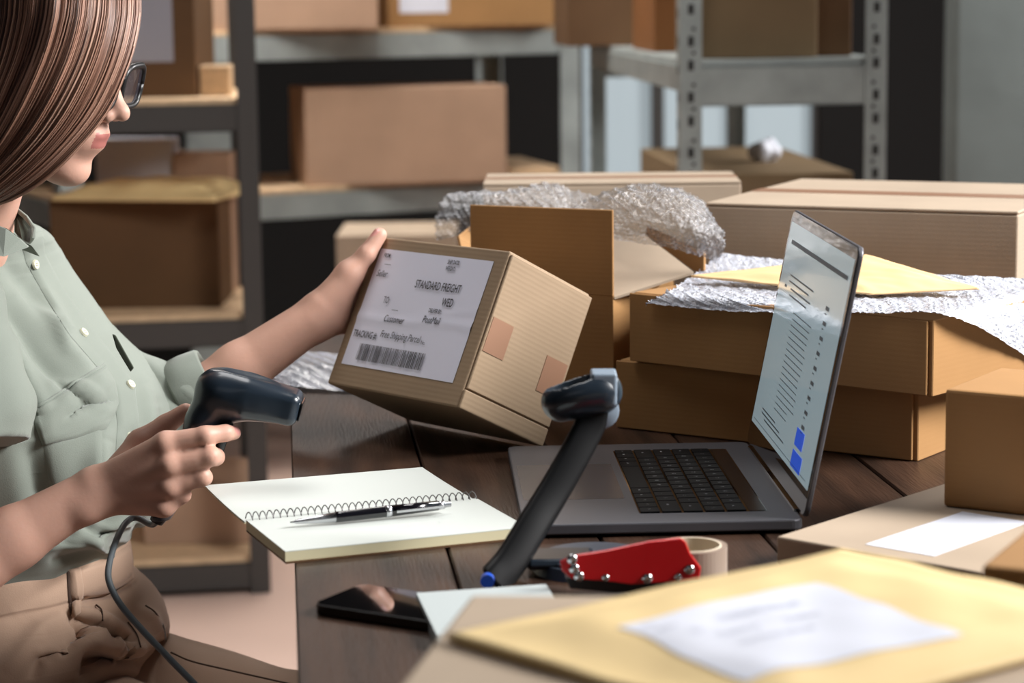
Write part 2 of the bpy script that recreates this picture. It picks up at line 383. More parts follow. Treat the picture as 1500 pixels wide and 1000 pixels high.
wid = [[1] * 13 + [1.5], [1.5] + [1] * 13, [1.78] + [1] * 11 + [1.78], [2.3] + [1] * 10 + [2.3], [1, 1, 1, 1.25, 5.15, 1.25, 1, 1, 1, 1]]
keycache = {}
leg = []
kw = (W - .072)
for ri, rw in enumerate(wid):
    U = kw / sum(rw); x = W - .036; y0 = .0430 + ri * .0189
    names = rows[ri].split(' ')
    for ki, kk in enumerate(rw):
        x1 = x - U * kk; key = round(U * kk, 5)
        if key not in keycache:
            bm = bmesh.new(); hw = U * kk / 2 - .0009
            abox(bm, -hw, hw, -.0084, .0084, 0, .0012, bev=.0005)
            keycache[key] = bm_obj('key', bm, KEYM, lap); ko = keycache[key]
        else:
            ko = keycache[key].copy(); C.objects.link(ko); ko.parent = lap
        ko.location = ((x + x1) / 2, y0 + .0093, BZ + .0001)
        if ki < len(names) and names[ki]:
            s = names[ki]; sz = .0052 if len(s) == 1 else .0034
            leg.append((s, -(x + x1) / 2 - .0014 * len(s), -y0 - .0115, sz, 0, 0))
        x = x1
textmesh(leg, 'key_legends', mat('key legend print', srgb(190, 192, 196), .6), lap, Matrix.Translation((0, 0, BZ + .00145)) @ Matrix.Rotation(math.pi, 4, 'Z'))
# lid: leans back from the hinge
LDM = Matrix.Translation((0, .0, .0125)) @ Matrix.Rotation(LID, 4, 'X')
# lid plane: local x along hinge, local z up, faces +y
lid = bpy.data.objects.new('lid', None)
def lidbox(name, x0, x1, z0, z1, y0, y1, r, m, parent, bev=0):
    M = LDM @ Matrix(((1, 0, 0, 0), (0, 0, -1, 0), (0, 1, 0, 0), (0, 0, 0, 1)))   # (x,y,z)->(x,-z,y)
    return rbox(name, x0, x1, z0, z1, -y1, -y0, r, m, parent, M=M, bev=bev)
lidm = lidbox('lid', 0, W, .001, .238, -.0045, 0, .010, ALU, lap, bev=.0012)
lidbox('screen_bezel', .0012, W - .0012, .0022, .2368, 0, .0004, .009, GLASSB, lidm)
SCR = mat('lit screen page', srgb(150, 172, 182), .12, emis=(srgb(176, 198, 206), .36), coat=.6)
lidbox('display', .0075, W - .0075, .0235, .2265, .0004, .0006, .001, SCR, lidm)
SM = LDM @ Matrix(((-1, 0, 0, W), (0, 0, 1, .0009), (0, 1, 0, 0), (0, 0, 0, 1)))   # u: user's left (far) -> right, v up
TXT = mat('screen text', srgb(96, 108, 118), .4)
BLU = mat('blue screen buttons', srgb(40, 80, 190), .3, emis=(srgb(40, 84, 200), .45))
rects = []
rng = random.Random(9)
for k in range(17):
    v = .148 - k * .0058; x = .115
    while x < .205 - .02 * (k > 14): 
        l = rng.uniform(.004, .013); rects.append((x, x + l, v, v + .0011)); x += l + .002
for k, (x0, x1) in enumerate(((.06, .19), (.06, .17), (.075, .185), (.075, .17))): rects.append((x0, x1, .178 - k * .006, .1795 - k * .006))
for k in range(3): rects.append((.055 + .02 * (k == 2), .135 + .03 * k, .044 - k * .004, .0455 - k * .004))
rects += [(.04, .05, .165, .1675), (.03, .33, .2065, .2105), (.02, .325, .0285, .0292)]
for k in range(9): rects.append((.262, .278, .172 - k * .0135, .1755 - k * .0135)); rects.append((.262, .27, .168 - k * .0135, .1692 - k * .0135))
quadstrip(rects, 'screen_text', TXT, lidm, SM)
quadstrip([(.245, .285, .046, .062), (.245, .295, .027, .042)], 'screen_buttons', BLU, lidm, SM)

# ------------------------------------------------------------------ spiral notebook and pen
CREAM = mat('cream page edges', srgb(214, 206, 170), .7)
PAGE = mat('notebook page', srgb(198, 203, 198), .6)
coilA, coilB = on(364, 757, TZ + .012), on(692, 726, TZ + .012)
nbx = (coilB - coilA); nbl = nbx.length; yaw = math.atan2(nbx.y, nbx.x)
nb = empty('spiral_notebook', (coilA.x, coilA.y, TZ), yaw)
tag(nb, 'open white spiral notebook hanging over the left edge of the table', 'notebook')
NW = nbl + .006
farw = .150; nearw = .128
def page(name, y0, y1, z0, z1, m, bend=0, curl=0):
    V = []; F = []; nx, ny = 12, 10
    for s in (0, 1):
        for j in range(ny + 1):
            for i in range(nx + 1):
                u = i / nx; v = j / ny
                V.append((-.003 + NW * u, y0 + (y1 - y0) * v, (z1 if s else z0) + curl * v ** 2 * (1 - .3 * u)))
    n = (nx + 1) * (ny + 1)
    for j in range(ny):
        for i in range(nx):
            a = j * (nx + 1) + i; F += [(a, a + nx + 1, a + nx + 2, a + 1), (n + a, n + a + 1, n + a + nx + 2, n + a + nx + 1)]
    bd = [i for i in range(nx + 1)] + [(j + 1) * (nx + 1) - 1 for j in range(1, ny + 1)] + [ny * (nx + 1) + i for i in range(nx - 1, -1, -1)] + [j * (nx + 1) for j in range(ny - 1, 0, -1)]
    for k in range(len(bd)): a, b = bd[k], bd[(k + 1) % len(bd)]; F.append((a, b, n + b, n + a))
    return fixn(mesh(name, V, F, m, nb))
page('front_cover', .003, farw, .0055, .0068, CREAM, curl=.004)
page('left_page', .003, farw - .002, .0068, .0076, PAGE, curl=.004)
page('back_cover', -nearw - .002, -.003, .0, .0015, KD)
page('page_block', -nearw, -.003, .0015, .0095, CREAM)
page('right_page', -nearw, -.003, .0096, .0102, PAGE)
textmesh([('. ,  /  .   \' ,  .  / . , -', .06, 0, .012, .2, 0)], 'handwriting', mat('faint pencil', srgb(205, 206, 208), .8), nb, Matrix.Translation((.05, -.085, .0106)))
turns = 34; pts = []
for k in range(turns * 12 + 1):
    a = 2 * math.pi * k / 12
    pts.append((NW * k / (turns * 12) - .001, .0065 * math.cos(a), .0095 + .0066 * math.sin(a)))
tube('coil', pts, .00055, mat('coil wire', srgb(110, 108, 108), .35, .8), nb, n=5)
pt, pe = on(425, 765, TZ + .0155), on(660, 738, TZ + .0185)
pv = pe - pt; L = pv.length
pen = empty('ballpoint_pen'); 
xa = pv.normalized(); ya = Vector((0, 0, 1)).cross(xa).normalized(); za = xa.cross(ya)
pen.matrix_world = Matrix(((xa.x, ya.x, za.x, pt.x), (xa.y, ya.y, za.y, pt.y), (xa.z, ya.z, za.z, pt.z), (0, 0, 0, 1)))
tag(pen, 'black and silver ballpoint pen lying on the open notebook', 'pen')
def lathe(name, prof, m, parent, n=20, M=None):
    V = []; F = []
    for (x, r) in prof:
        for k in range(n): a = 2 * math.pi * k / n; V.append(Vector((x, r * math.cos(a), r * math.sin(a))))
    if M: V = [M @ v for v in V]
    for i in range(len(prof) - 1):
        for k in range(n): F.append((i * n + k, i * n + (k + 1) % n, (i + 1) * n + (k + 1) % n, (i + 1) * n + k))
    F.append(tuple(range(n))[::-1]); F.append(tuple((len(prof) - 1) * n + k for k in range(n)))
    return fixn(mesh(name, V, F, m, parent, True))
SIL = mat('silver pen metal', srgb(205, 206, 210), .25, .9); PB = mat('glossy black pen body', srgb(14, 14, 20), .15, coat=.8)
lathe('tip', [(0, .0006), (.004, .0011), (.005, .0018), (.022, .0034), (.040, .0044), (.040, .0046)], SIL, pen)
lathe('barrel', [(.040, .0046), (.045, .0048), (.085, .0050), (.0855, .0050)], PB, pen)
lathe('ring', [(.0855, .0053), (.0905, .0053)], SIL, pen)
lathe('upper_barrel', [(.0905, .005), (L - .012, .0044)], PB, pen)
lathe('button', [(L - .012, .0040), (L - .006, .0036), (L - .006, .0026), (L, .0024)], SIL, pen)
box('clip', .094, L - .008, -.0066, -.0052, -.0012, .0012, SIL, pen, bev=.0004)

# ------------------------------------------------------------------ phone
_p0, _p1 = on(456, 900, TZ), on(640, 928, TZ)
ph = empty('smartphone', _p0, math.atan2(_p1.y - _p0.y, _p1.x - _p0.x))
tag(ph, 'black smartphone lying face up on the table near the left edge', 'phone')
rbox('body', 0, .145, 0, .068, 0.0005, .0085, .010, mat('black phone shell', srgb(12, 12, 13), .35), ph, bev=.001)
rbox('screen_glass', .001, .144, .001, .067, .0085, .0088, .009, mat('black phone glass', srgb(6, 6, 8), .04, coat=1, spec=.8), ph)

# ------------------------------------------------------------------ foreground box, envelope, paper
def pil(name, corners, tag_args, m, thick=.012, nx=60, ny=44, seed=1, wr=.002, rows=None, parent=None):
    "padded envelope: corners in world (BL, BR, TR, TL), pillow thickness, flat crimped edge"
    rn = np.random.default_rng(seed); ph_ = rn.uniform(0, 6, 12)
    V = []; F = []
    for s in (1, -1):
        for j in range(ny + 1):
            for i in range(nx + 1):
                u = i / nx; v = j / ny
                p = corners[0].lerp(corners[1], u).lerp(corners[3].lerp(corners[2], u), v)
                e = min(u, 1 - u) * 7; g = min(v, 1 - v) * 6; k = min(1, max(0, min(e, g) - .25)); k = k * k * (3 - 2 * k)
                wv = wr * (math.sin(11 * u + 7 * v + ph_[0]) * math.sin(5 * v - 3 * u + ph_[1]) + .5 * math.sin(23 * u - 9 * v + ph_[2]) + .4 * math.sin(31 * v + 6 * u + ph_[3]) * math.sin(17 * u + ph_[4]))
                z = (thick * (.35 + .65 * k) * s if s > 0 else 0) + (wv * (.4 + .6 * k) if s > 0 else 0)
                V.append(p + Vector((0, 0, max(z, .0008) if s > 0 else 0)))
    n = (nx + 1) * (ny + 1)
    for j in range(ny):
        for i in range(nx):
            a = j * (nx + 1) + i; F += [(a, a + 1, a + nx + 2, a + nx + 1), (n + a, n + a + nx + 1, n + a + nx + 2, n + a + 1)]
    bd = [i for i in range(nx + 1)] + [(j + 1) * (nx + 1) - 1 for j in range(1, ny + 1)] + [ny * (nx + 1) + i for i in range(nx - 1, -1, -1)] + [j * (nx + 1) for j in range(ny - 1, 0, -1)]
    for k in range(len(bd)): a, b = bd[k], bd[(k + 1) % len(bd)]; F.append((b, a, n + a, n + b))
    o = mesh(name, V, F, m, parent, True)
    if tag_args: tag(o, *tag_args)
    return o
YEL = mat('yellow kraft envelope paper', srgb(232, 204, 148), .65, noise=.12, nscale=9, bump=.3, bscale=30)
YEL2 = mat('ochre envelope paper', srgb(230, 192, 140), .6, noise=.06, nscale=9)
FZ = .115
# big carton close to the camera
a = on(690, 868, TZ + FZ); b = on(560, 1030, TZ + FZ); 
fy = (b - a); fyaw = math.atan2(fy.x, -fy.y)   # left edge direction
FB = carton('large cardboard box in the foreground with a yellow envelope lying on it', (b.x, b.y, TZ), 0, .1, .1, FZ, K2)
bpy.data.objects.remove(FB.children[0])
bm = bmesh.new()
dl = (a - b); 
c1 = Vector((b.x + .52, b.y - .03, 0)); c2 = Vector((a.x + .245, a.y + .015, 0))
poly = [Vector((0, 0, 0)), Vector((.44, -.03, 0)), Vector((.40, a.y - .02 - b.y, 0)), Vector((a.x - b.x, a.y - b.y, 0))]
vs = [bm.verts.new(p) for p in poly] + [bm.verts.new(p + Vector((0, 0, FZ - .001))) for p in poly]
for f in ((0, 1, 2, 3), (4, 5, 6, 7), (0, 1, 5, 4), (1, 2, 6, 5), (2, 3, 7, 6), (3, 0, 4, 7)): bm.faces.new([vs[i] for i in f])
bmesh.ops.recalc_face_normals(bm, faces=bm.faces)
bmesh.ops.bevel(bm, geom=list(bm.edges), offset=.003, segments=2, affect='EDGES', profile=.5)
bm_obj('body', bm, K2, FB)
zt = TZ + FZ + .001
eL, eB, eT = on(655, 937, zt), on(1120, 1075, zt), on(1232, 812, zt)
env = pil('padded_envelope', [eL, eB, eB + eT - eL, eT], ('yellow padded envelope with a white address label in the foreground', 'envelope'), YEL, .011, seed=4, wr=.0016)
bv = BVHTree.FromPolygons([v.co for v in env.data.vertices], [p.vertices for p in env.data.polygons])
def drape(name, corners, m, parent, bv, off=.0006, n=30, wave=None):
    V = []; F = []
    for j in range(n + 1):
        for i in range(n + 1):
            u = i / n; v = j / n; p = corners[0].lerp(corners[1], u).lerp(corners[3].lerp(corners[2], u), v)
            if wave: p = p + wave(u, v)
            h = bv.ray_cast(Vector((p.x, p.y, p.z + .2)), Vector((0, 0, -1)))[0]
            V.append(Vector((p.x, p.y, (h.z if h else p.z) + off)))
    for j in range(n):
        for i in range(n): a_ = j * (n + 1) + i; F.append((a_, a_ + 1, a_ + n + 2, a_ + n + 1))
    return mesh(name, V, F, m, parent, True)
wd = lambda u, v: Vector((0, .006 * math.sin(u * 6.3 + .3) * 1, 0))
el = drape('address_label', [on(905, 916, zt + .012), on(1095, 988, zt + .012), on(1412, 928, zt + .012), on(1195, 851, zt + .012)], PAPER, env, bv, wave=wd)
ep = []
bvl = BVHTree.FromPolygons([v.co for v in el.data.vertices], [p.vertices for p in el.data.polygons])
ptx = textmesh([('FROM:', .01, .075, .006, 0, 0), ('Seller', .01, .062, .009, 0, 0), ('STANDARD FREIGHT', .055, .06, .011, 0, 0), ('TO:', .02, .045, .008, 0, 0), ('Customer', .03, .033, .010, 0, 0), ('PostMail', .08, .033, .010, 0, 0), ('Free Shipping Parcel', .03, .016, .009, 0, 0)], 'printed_text', FAINT, el)
A0, A1, A3 = on(905, 916, zt + .012), on(1095, 988, zt + .012), on(1195, 851, zt + .012)
ux = (A3 - A0).normalized(); uy = Vector((-ux.y, ux.x, 0))
sc_ = (A3 - A0).length / .15
for v in ptx.data.vertices:
    p = A0 + ux * v.co.x * sc_ - uy * (.085 - v.co.y) * sc_ 
    h = bvl.ray_cast(Vector((p.x, p.y, p.z + .2)), Vector((0, 0, -1)))[0]
    v.co = Vector((p.x, p.y, (h.z if h else p.z) + .0004))
pw = slab('paper_bag', [on(610, 868, TZ + .011), on(640, 930, TZ + .011), on(830, 905, TZ + .011), on(800, 855, TZ + .011)], .0105, mat('grey white pad', srgb(176, 184, 184), .6), None)
tag(pw, 'flat white pad on the table between the phone and the foreground box', 'pad')
pw.name = 'paper_pad'

# ------------------------------------------------------------------ tape dispenser and roll
RED = mat('glossy red metal', srgb(222, 24, 34), .22, coat=.7)
td = empty('tape_dispenser', on(830, 845, TZ) , 0)
tag(td, 'red hand tape dispenser with silver rivets beside the laptop', 'tape dispenser')
D0 = td.location.copy()
y0 = 1.72
def sideplate(name, px, y, th, m, parent, off):
    P = [at(x_, y_, y) - off for x_, y_ in px]; n = len(P)
    V = P + [p + Vector((0, th, 0)) for p in P]
    F = [tuple(range(n)), tuple(range(2 * n - 1, n - 1, -1))] + [(i, i + n, (i + 1) % n + n, (i + 1) % n) for i in range(n)]
    bm = bmesh.new(); bv_ = [bm.verts.new(v) for v in V]
    for f in F: bm.faces.new([bv_[i] for i in f])
    bmesh.ops.recalc_face_normals(bm, faces=bm.faces)
    bmesh.ops.bevel(bm, geom=list(bm.edges), offset=.0008, segments=2, affect='EDGES', profile=.5)
    return bm_obj(name, bm, m, parent)
td.location = at(820, 858, y0); td.location.z = TZ; D0 = td.location.copy()
platepx = [(820, 822), (838, 814), (890, 806), (950, 793), (996, 788), (1004, 793), (1012, 812), (1027, 832), (1024, 848), (1004, 851), (925, 856), (886, 851), (838, 848), (823, 836)]
sp_ = sideplate('side_plate', platepx, y0, .003, RED, td, D0)
sideplate('side_plate', platepx, y0 + .036, .003, RED, td, D0)
sideplate('lower_guard', [(828, 846), (1015, 850), (1010, 862), (900, 868), (835, 862)], y0 + .003, .032, BLACKP, td, D0)
for (x_, y_) in ((838, 819), (841, 833), (848, 844), (948, 847), (1010, 834), (887, 846), (993, 845)):
    c = at(x_, y_, y0) - D0
    bm = bmesh.new(); r = .0042 if x_ in (838, 848, 948, 1010, 841) else .003
    g = bmesh.ops.create_uvsphere(bm, u_segments=16, v_segments=8, radius=r, matrix=Matrix.Translation(c) @ Matrix.Diagonal((1, .55, 1, 1)))
    bm_obj('rivet', bm, CHROME, td, True)
def ring(name, c, r0, r1, h, m, parent, axis='Y', n=48):
    V = []; F = []
    for (r, s) in ((r0, 0), (r1, 0), (r1, 1), (r0, 1)):
        for k in range(n):
            a = 2 * math.pi * k / n
            V.append(Vector((c[0] + r * math.cos(a), c[1] + s * h, c[2] + r * math.sin(a))) if axis == 'Y' else Vector((c[0] + r * math.cos(a), c[1] + r * math.sin(a), c[2] + s * h)))
    for q in range(4):
        for k in range(n): F.append((q * n + k, q * n + (k + 1) % n, ((q + 1) % 4) * n + (k + 1) % n, ((q + 1) % 4) * n + k))
    return fixn(mesh(name, V, F, m, parent, False))
rc = at(1012, 815, 1.80)
tr = empty('tape_roll', (rc.x, rc.y, TZ)); tag(tr, 'roll of beige packing tape lying on its side behind the red tape dispenser', 'tape roll')
ring('tape', (0, 0, 0), .0245, .029, .026, mat('beige tape', srgb(150, 132, 118), .35), tr, 'Z')
ring('core', (0, 0, -.0), .0228, .0245, .0265, mat('tape core', srgb(205, 192, 170), .7), tr, 'Z')

# ------------------------------------------------------------------ implicit surfaces (surface nets)
def surfnet(field, lo, hi, h, chunkz=None):
    lo = np.array(lo, float); hi = np.array(hi, float); n = np.ceil((hi - lo) / h).astype(int) + 1
    xs = [lo[i] + h * np.arange(n[i]) for i in range(3)]
    X, Y, Z = np.meshgrid(*xs, indexing='ij')
    D = field(np.stack([X, Y, Z], -1).reshape(-1, 3)).reshape(n)
    for ax in range(3):
        for e in (0, -1):
            q = [slice(None)] * 3; q[ax] = e; D[tuple(q)] = np.maximum(D[tuple(q)], h * .5)
    ins = D < 0
    c = [(i, j, k) for i in (0, 1) for j in (0, 1) for k in (0, 1)]
    sl = lambda i, j, k: (slice(i, n[0] - 1 + i), slice(j, n[1] - 1 + j), slice(k, n[2] - 1 + k))
    cnt = sum(ins[sl(*q)].astype(np.int8) for q in c)
    act = (cnt > 0) & (cnt < 8); idx = -np.ones(act.shape, int); ai = np.argwhere(act); idx[act] = np.arange(len(ai))
    P = np.zeros((len(ai), 3)); N = np.zeros(len(ai))
    vals = {q: D[sl(*q)][act] for q in c}
    for q in c:
        for ax in range(3):
            if q[ax] == 0:
                q2 = list(q); q2[ax] = 1; q2 = tuple(q2); a, b = vals[q], vals[q2]; m = (a < 0) != (b < 0)
                t = np.where(m, a / np.where(m, a - b, 1), 0)
                p = np.array(q, float)[None].repeat(len(ai), 0); p[:, ax] += t
                P += p * m[:, None]; N += m
    P = lo + (ai + P / N[:, None]) * h
    F = []
    for ax in range(3):
        o = [i for i in range(3) if i != ax]
        s0 = [slice(None)] * 3; s1 = [slice(None)] * 3; s0[ax] = slice(0, -1); s1[ax] = slice(1, None)
        e = ins[tuple(s0)] != ins[tuple(s1)]
        g = np.argwhere(e); keep = (g[:, o[0]] > 0) & (g[:, o[1]] > 0) & (g[:, o[0]] < n[o[0]] - 1) & (g[:, o[1]] < n[o[1]] - 1); g = g[keep]
        def cell(da, db):
            k = g.copy(); k[:, o[0]] -= da; k[:, o[1]] -= db; return idx[k[:, 0], k[:, 1], k[:, 2]]
        q = np.stack([cell(1, 1), cell(0, 1), cell(0, 0), cell(1, 0)], 1)
        flip = ins[tuple(s0)][tuple(g.T)]
        if ax == 1: flip = ~flip
        q[~flip] = q[~flip][:, ::-1]; F.append(q)
    return P, np.concatenate(F)
def smin(a, b, k):
    h = np.clip(.5 + .5 * (b - a) / k, 0, 1); return b * (1 - h) + a * h - k * h * (1 - h)
def cone(P, a, b, ra, rb):
    a = np.array(a, float); b = np.array(b, float); ab = b - a; t = np.clip((P - a) @ ab / (ab @ ab + 1e-12), 0, 1)
    return np.linalg.norm(P - (a + t[:, None] * ab), axis=1) - (ra + (rb - ra) * t)
def ell(P, c, r, M=None):
    q = P - np.array(c, float)
    if M is not None: q = q @ np.array(M)      # columns = axes
    q = q / np.array(r); k = np.linalg.norm(q, axis=1)
    return (k - 1) * min(r) * (1 + .0 * k)
def ell2(P, c, r, M=None):
    q = P - np.array(c, float)
    if M is not None: q = q @ np.array(M)
    r = np.array(r, float); k0 = np.linalg.norm(q / r, axis=1); k1 = np.linalg.norm(q / r ** 2, axis=1) + 1e-9
    return k0 * (k0 - 1) / k1
def relax(P, F, it=1, lam=.5):
    E = np.concatenate([F[:, [0, 1]], F[:, [1, 2]], F[:, [2, 3]], F[:, [3, 0]]]); E = np.concatenate([E, E[:, ::-1]])
    for _ in range(it):
        S = np.stack([np.bincount(E[:, 0], weights=P[E[:, 1], k], minlength=len(P)) for k in range(3)], 1); c = np.bincount(E[:, 0], minlength=len(P))
        P = P + lam * (S / np.maximum(c, 1)[:, None] - P)
    return P
def axes(x, up=(0, 0, 1)):
    x = np.array(x, float); x /= np.linalg.norm(x); y = np.cross(up, x); y /= np.linalg.norm(y); z = np.cross(x, y); return np.stack([x, y, z], 1)

# ------------------------------------------------------------------ scanner stand
ys = 1.86
A = lambda x, y, d=ys: np.array(at(x, y, d))
def cradle(P):
    a, b = A(822, 590), A(880, 575)
    q0 = cone(P, a, b, .0155, .0175)
    M = axes(b - a)
    up = M[:, 2]
    o = ell2(P, (a + b) / 2 + np.array([0, 0, .004]), (.031, .020, .0165), M)
    cut = ell2(P, (a + b) / 2 + np.array([-.006, -.0, .016]), (.026, .0145, .014), M)
    d = smin(o, q0, .006); d = np.maximum(d, -cut)
    return d
st = empty('scanner_stand', (on(716, 850, TZ).x, 1.80, TZ)); tag(st, 'black flexible scanner stand with an empty cradle in front of the laptop', 'stand')
def addsurf(name, P, F, m, parent, off=None):
    if off is not None: P = P - np.array(off)
    me = bpy.data.meshes.new(name); me.vertices.add(len(P)); me.vertices.foreach_set('co', P.astype(np.float32).ravel())
    me.loops.add(len(F) * 4); me.polygons.add(len(F)); me.loops.foreach_set('vertex_index', F.astype(np.int32).ravel()); me.polygons.foreach_set('loop_start', np.arange(0, len(F) * 4, 4, dtype=np.int32))
    me.update(calc_edges=True); me.validate(); me.polygons.foreach_set('use_smooth', [True] * len(me.polygons)); me.materials.append(m)
    return link(bpy.data.objects.new(name, me), parent)
P, F = surfnet(cradle, A(790, 640) - [0, .05, 0], A(915, 530) + [0, .05, 0], .0013); P = relax(P, F, 2)
addsurf('cradle', P, F, DARKP, st, st.location)
def hood(P):
    M = axes(A(900, 560) - A(868, 560)); d = np.abs((P - A(884, 567)) @ M) - np.array([.0085, .012, .0115])
    return np.linalg.norm(np.maximum(d, 0), axis=1) + np.minimum(d.max(1), 0) - .002
P, F = surfnet(hood, A(850, 620) - [0, .03, 0], A(920, 520) + [0, .03, 0], .001)
addsurf('hood', P, F, GREYP, st, st.location)
c = A(879, 600) - np.array(st.location)
lathe('collar', [(-.0055, .0145), (-.0045, .0155), (.0045, .0155), (.0055, .0145)], GREYP, st, M=Matrix.Translation(c) @ Matrix.Rotation(math.pi / 2, 4, 'Z'))
# flat tapering arm
cl = [Vector(A(x, y, d_)) - st.location for x, y, d_ in ((873, 592, 1.86), (866, 618, 1.858), (845, 660, 1.848), (812, 718, 1.832), (780, 770, 1.814), (748, 822, 1.796), (724, 850, 1.785))]
cl = cat(cl, 5); V = []; F = []
for i, p in enumerate(cl):
    s = i / (len(cl) - 1); t = (cl[min(i + 1, len(cl) - 1)] - cl[max(i - 1, 0)]).normalized(); nrm = Vector((t.z, 0, -t.x)).normalized()
    wd_ = .0125 + .0012 * s; th = .007 + .004 * s
    for k in range(16):
        a_ = 2 * math.pi * k / 16; cx, sx = math.cos(a_), math.sin(a_)
        V.append(p + nrm * wd_ * math.copysign(abs(cx) ** .6, cx) + Vector((0, 1, 0)) * th * math.copysign(abs(sx) ** .6, sx))
for i in range(len(cl) - 1):
    for k in range(16): F.append((i * 16 + k, i * 16 + (k + 1) % 16, (i + 1) * 16 + (k + 1) % 16, (i + 1) * 16 + k))
F.append(tuple(range(16))); F.append(tuple((len(cl) - 1) * 16 + k for k in range(16)))
fixn(mesh('arm', V, F, mat('matte black plastic', srgb(7, 8, 10), .45, spec=.25), st, True))
bm = bmesh.new(); p = Vector(A(714, 848, 1.773)) - st.location; cyl(bm, p, p - Vector((0, .008, 0)), .0055, n=20)
bm_obj('screw_cap', bm, mat('blue screw cap', srgb(30, 80, 190), .3), st)
bm = bmesh.new(); cyl(bm, (0.085, .03, 0), (0.085, .03, .012), .05, .046, n=48); bmesh.ops.bevel(bm, geom=[e for e in bm.edges if abs(e.verts[0].co.z - .012) < 1e-4 and abs(e.verts[1].co.z - .012) < 1e-4], offset=.003, segments=2, affect='EDGES')
bm_obj('base', bm, mat('grey stand base', srgb(72, 80, 92), .3, .3), st, False)
box('bracket', .03, .085, .0, .045, .006, .015, DARKP, st, bev=.004, seg=2)

# ------------------------------------------------------------------ bubble wrap
BW = bpy.data.materials.new('bubble wrap film'); BW.use_nodes = True
nt = BW.node_tree; b = nt.nodes['Principled BSDF']; b.inputs['Base Color'].default_value = srgb(206, 210, 222); b.inputs['Roughness'].default_value = .12; b.inputs['Coat Weight'].default_value = .6; b.inputs['Specular IOR Level'].default_value = .8
tr_ = nt.nodes.new('ShaderNodeBsdfTransparent'); mx = nt.nodes.new('ShaderNodeMixShader'); mx.inputs[0].default_value = .62
tr_.inputs[0].default_value = (.97, .97, .98, 1)
nt.links.new(tr_.outputs[0], mx.inputs[1]); nt.links.new(b.outputs[0], mx.inputs[2]); nt.links.new(mx.outputs[0], nt.nodes['Material Output'].inputs[0])
_tc = nt.nodes.new('ShaderNodeTexCoord'); _vo = nt.nodes.new('ShaderNodeTexNoise'); _vo.inputs['Scale'].default_value = 85; _vo.inputs['Detail'].default_value = 3; _vo.inputs['Distortion'].default_value = 1.5
_bp = nt.nodes.new('ShaderNodeBump'); _bp.inputs['Strength'].default_value = .9; _bp.inputs['Distance'].default_value = .008
nt.links.new(_tc.outputs['Object'], _vo.inputs[0]); nt.links.new(_vo.outputs[0], _bp.inputs['Height']); nt.links.new(_bp.outputs[0], b.inputs['Normal'])
def bwmat(name, f):
    m = BW.copy(); m.name = name; m.node_tree.nodes['Mix Shader'].inputs[0].default_value = f; return m
BWC = bwmat('clear bubble wrap film', .45)
_p = BWC.node_tree.nodes['Principled BSDF']; _p.inputs['Base Color'].default_value = (.6, .61, .64, 1); _p.inputs['Specular IOR Level'].default_value = 1; _p.inputs['Coat Weight'].default_value = 1; BWC.node_tree.nodes['Bump'].inputs['Strength'].default_value = 1; BWC.node_tree.nodes['Bump'].inputs['Distance'].default_value = .02; BWC.node_tree.nodes['Principled BSDF'].inputs['Roughness'].default_value = .13
def wrap(name, ctrl, label, su, sv, m, crumple=.004, seed=0, bub=.0014, pitch=.0068, rag=.004):
    "sheet through a control net (rows of world points), with bubbles and creases"
    rn = np.random.default_rng(seed)
    Q = np.array([[np.array(p) for p in row] for row in ctrl])
    def crv(pts, t):     # catmull-rom over array (n,3) at params t
        n = len(pts); pts = np.concatenate([2 * pts[:1] - pts[1:2], pts, 2 * pts[-1:] - pts[-2:-1]])
        x = np.clip(t, 0, 1 - 1e-9) * (n - 1); i = x.astype(int); f = (x - i)[:, None]
        a, b_, c_, d = [pts[i + k] for k in range(4)]
        return .5 * (2 * b_ + (c_ - a) * f + (2 * a - 5 * b_ + 4 * c_ - d) * f ** 2 + (3 * b_ - a - 3 * c_ + d) * f ** 3)
    nu, nv = int(su / .0014), int(sv / .0014)
    rowsU = np.array([crv(r, np.linspace(0, 1, nu)) for r in Q])          # (R,nu,3)
    G = np.array([crv(rowsU[:, i], np.linspace(0, 1, nv)) for i in range(nu)])   # (nu,nv,3)
    gu = np.gradient(G, axis=0); gv = np.gradient(G, axis=1); N = np.cross(gu, gv); N /= np.linalg.norm(N, axis=2, keepdims=True) + 1e-12
    U_, V_ = np.meshgrid(np.arange(nu) * .0014, np.arange(nv) * .0014, indexing='ij')
    r = np.round(V_ / (pitch * .866)); uo = U_ + (r % 2) * pitch / 2; du = uo - np.round(uo / pitch) * pitch; dv = V_ - r * pitch * .866
    bb = bub * np.sqrt(np.clip(1 - (du ** 2 + dv ** 2) / (pitch * .46) ** 2, 0, 1))
    cr = np.zeros_like(U_)
    for k in range(14):
        an = rn.uniform(0, np.pi); fr = rn.uniform(25, 160); cr += np.abs(np.sin((U_ * np.cos(an) + V_ * np.sin(an)) * fr + rn.uniform(0, 6))) * rn.uniform(.3, 1) / (fr / 40)
    cr = (cr - cr.mean()) / 6 * crumple * 1.6
    G = G + N * (bb * (.75 + .5 * np.sin(U_ * 310 + V_ * 170)) + cr)[..., None]
    # ragged borders
    G[0] += rn.normal(0, rag * .2, (nv, 3)); G[-1] += rn.normal(0, rag * .2, (nv, 3))
    Vv = G.reshape(-1, 3); I = np.arange(nu * nv).reshape(nu, nv)
    Fq = np.stack([I[:-1, :-1], I[1:, :-1], I[1:, 1:], I[:-1, 1:]], -1).reshape(-1, 4)
    o = addsurf(name, Vv, Fq, m, None); tag(o, label, 'bubble wrap'); return o
zS = TZ + .0745 + .0740 + .003
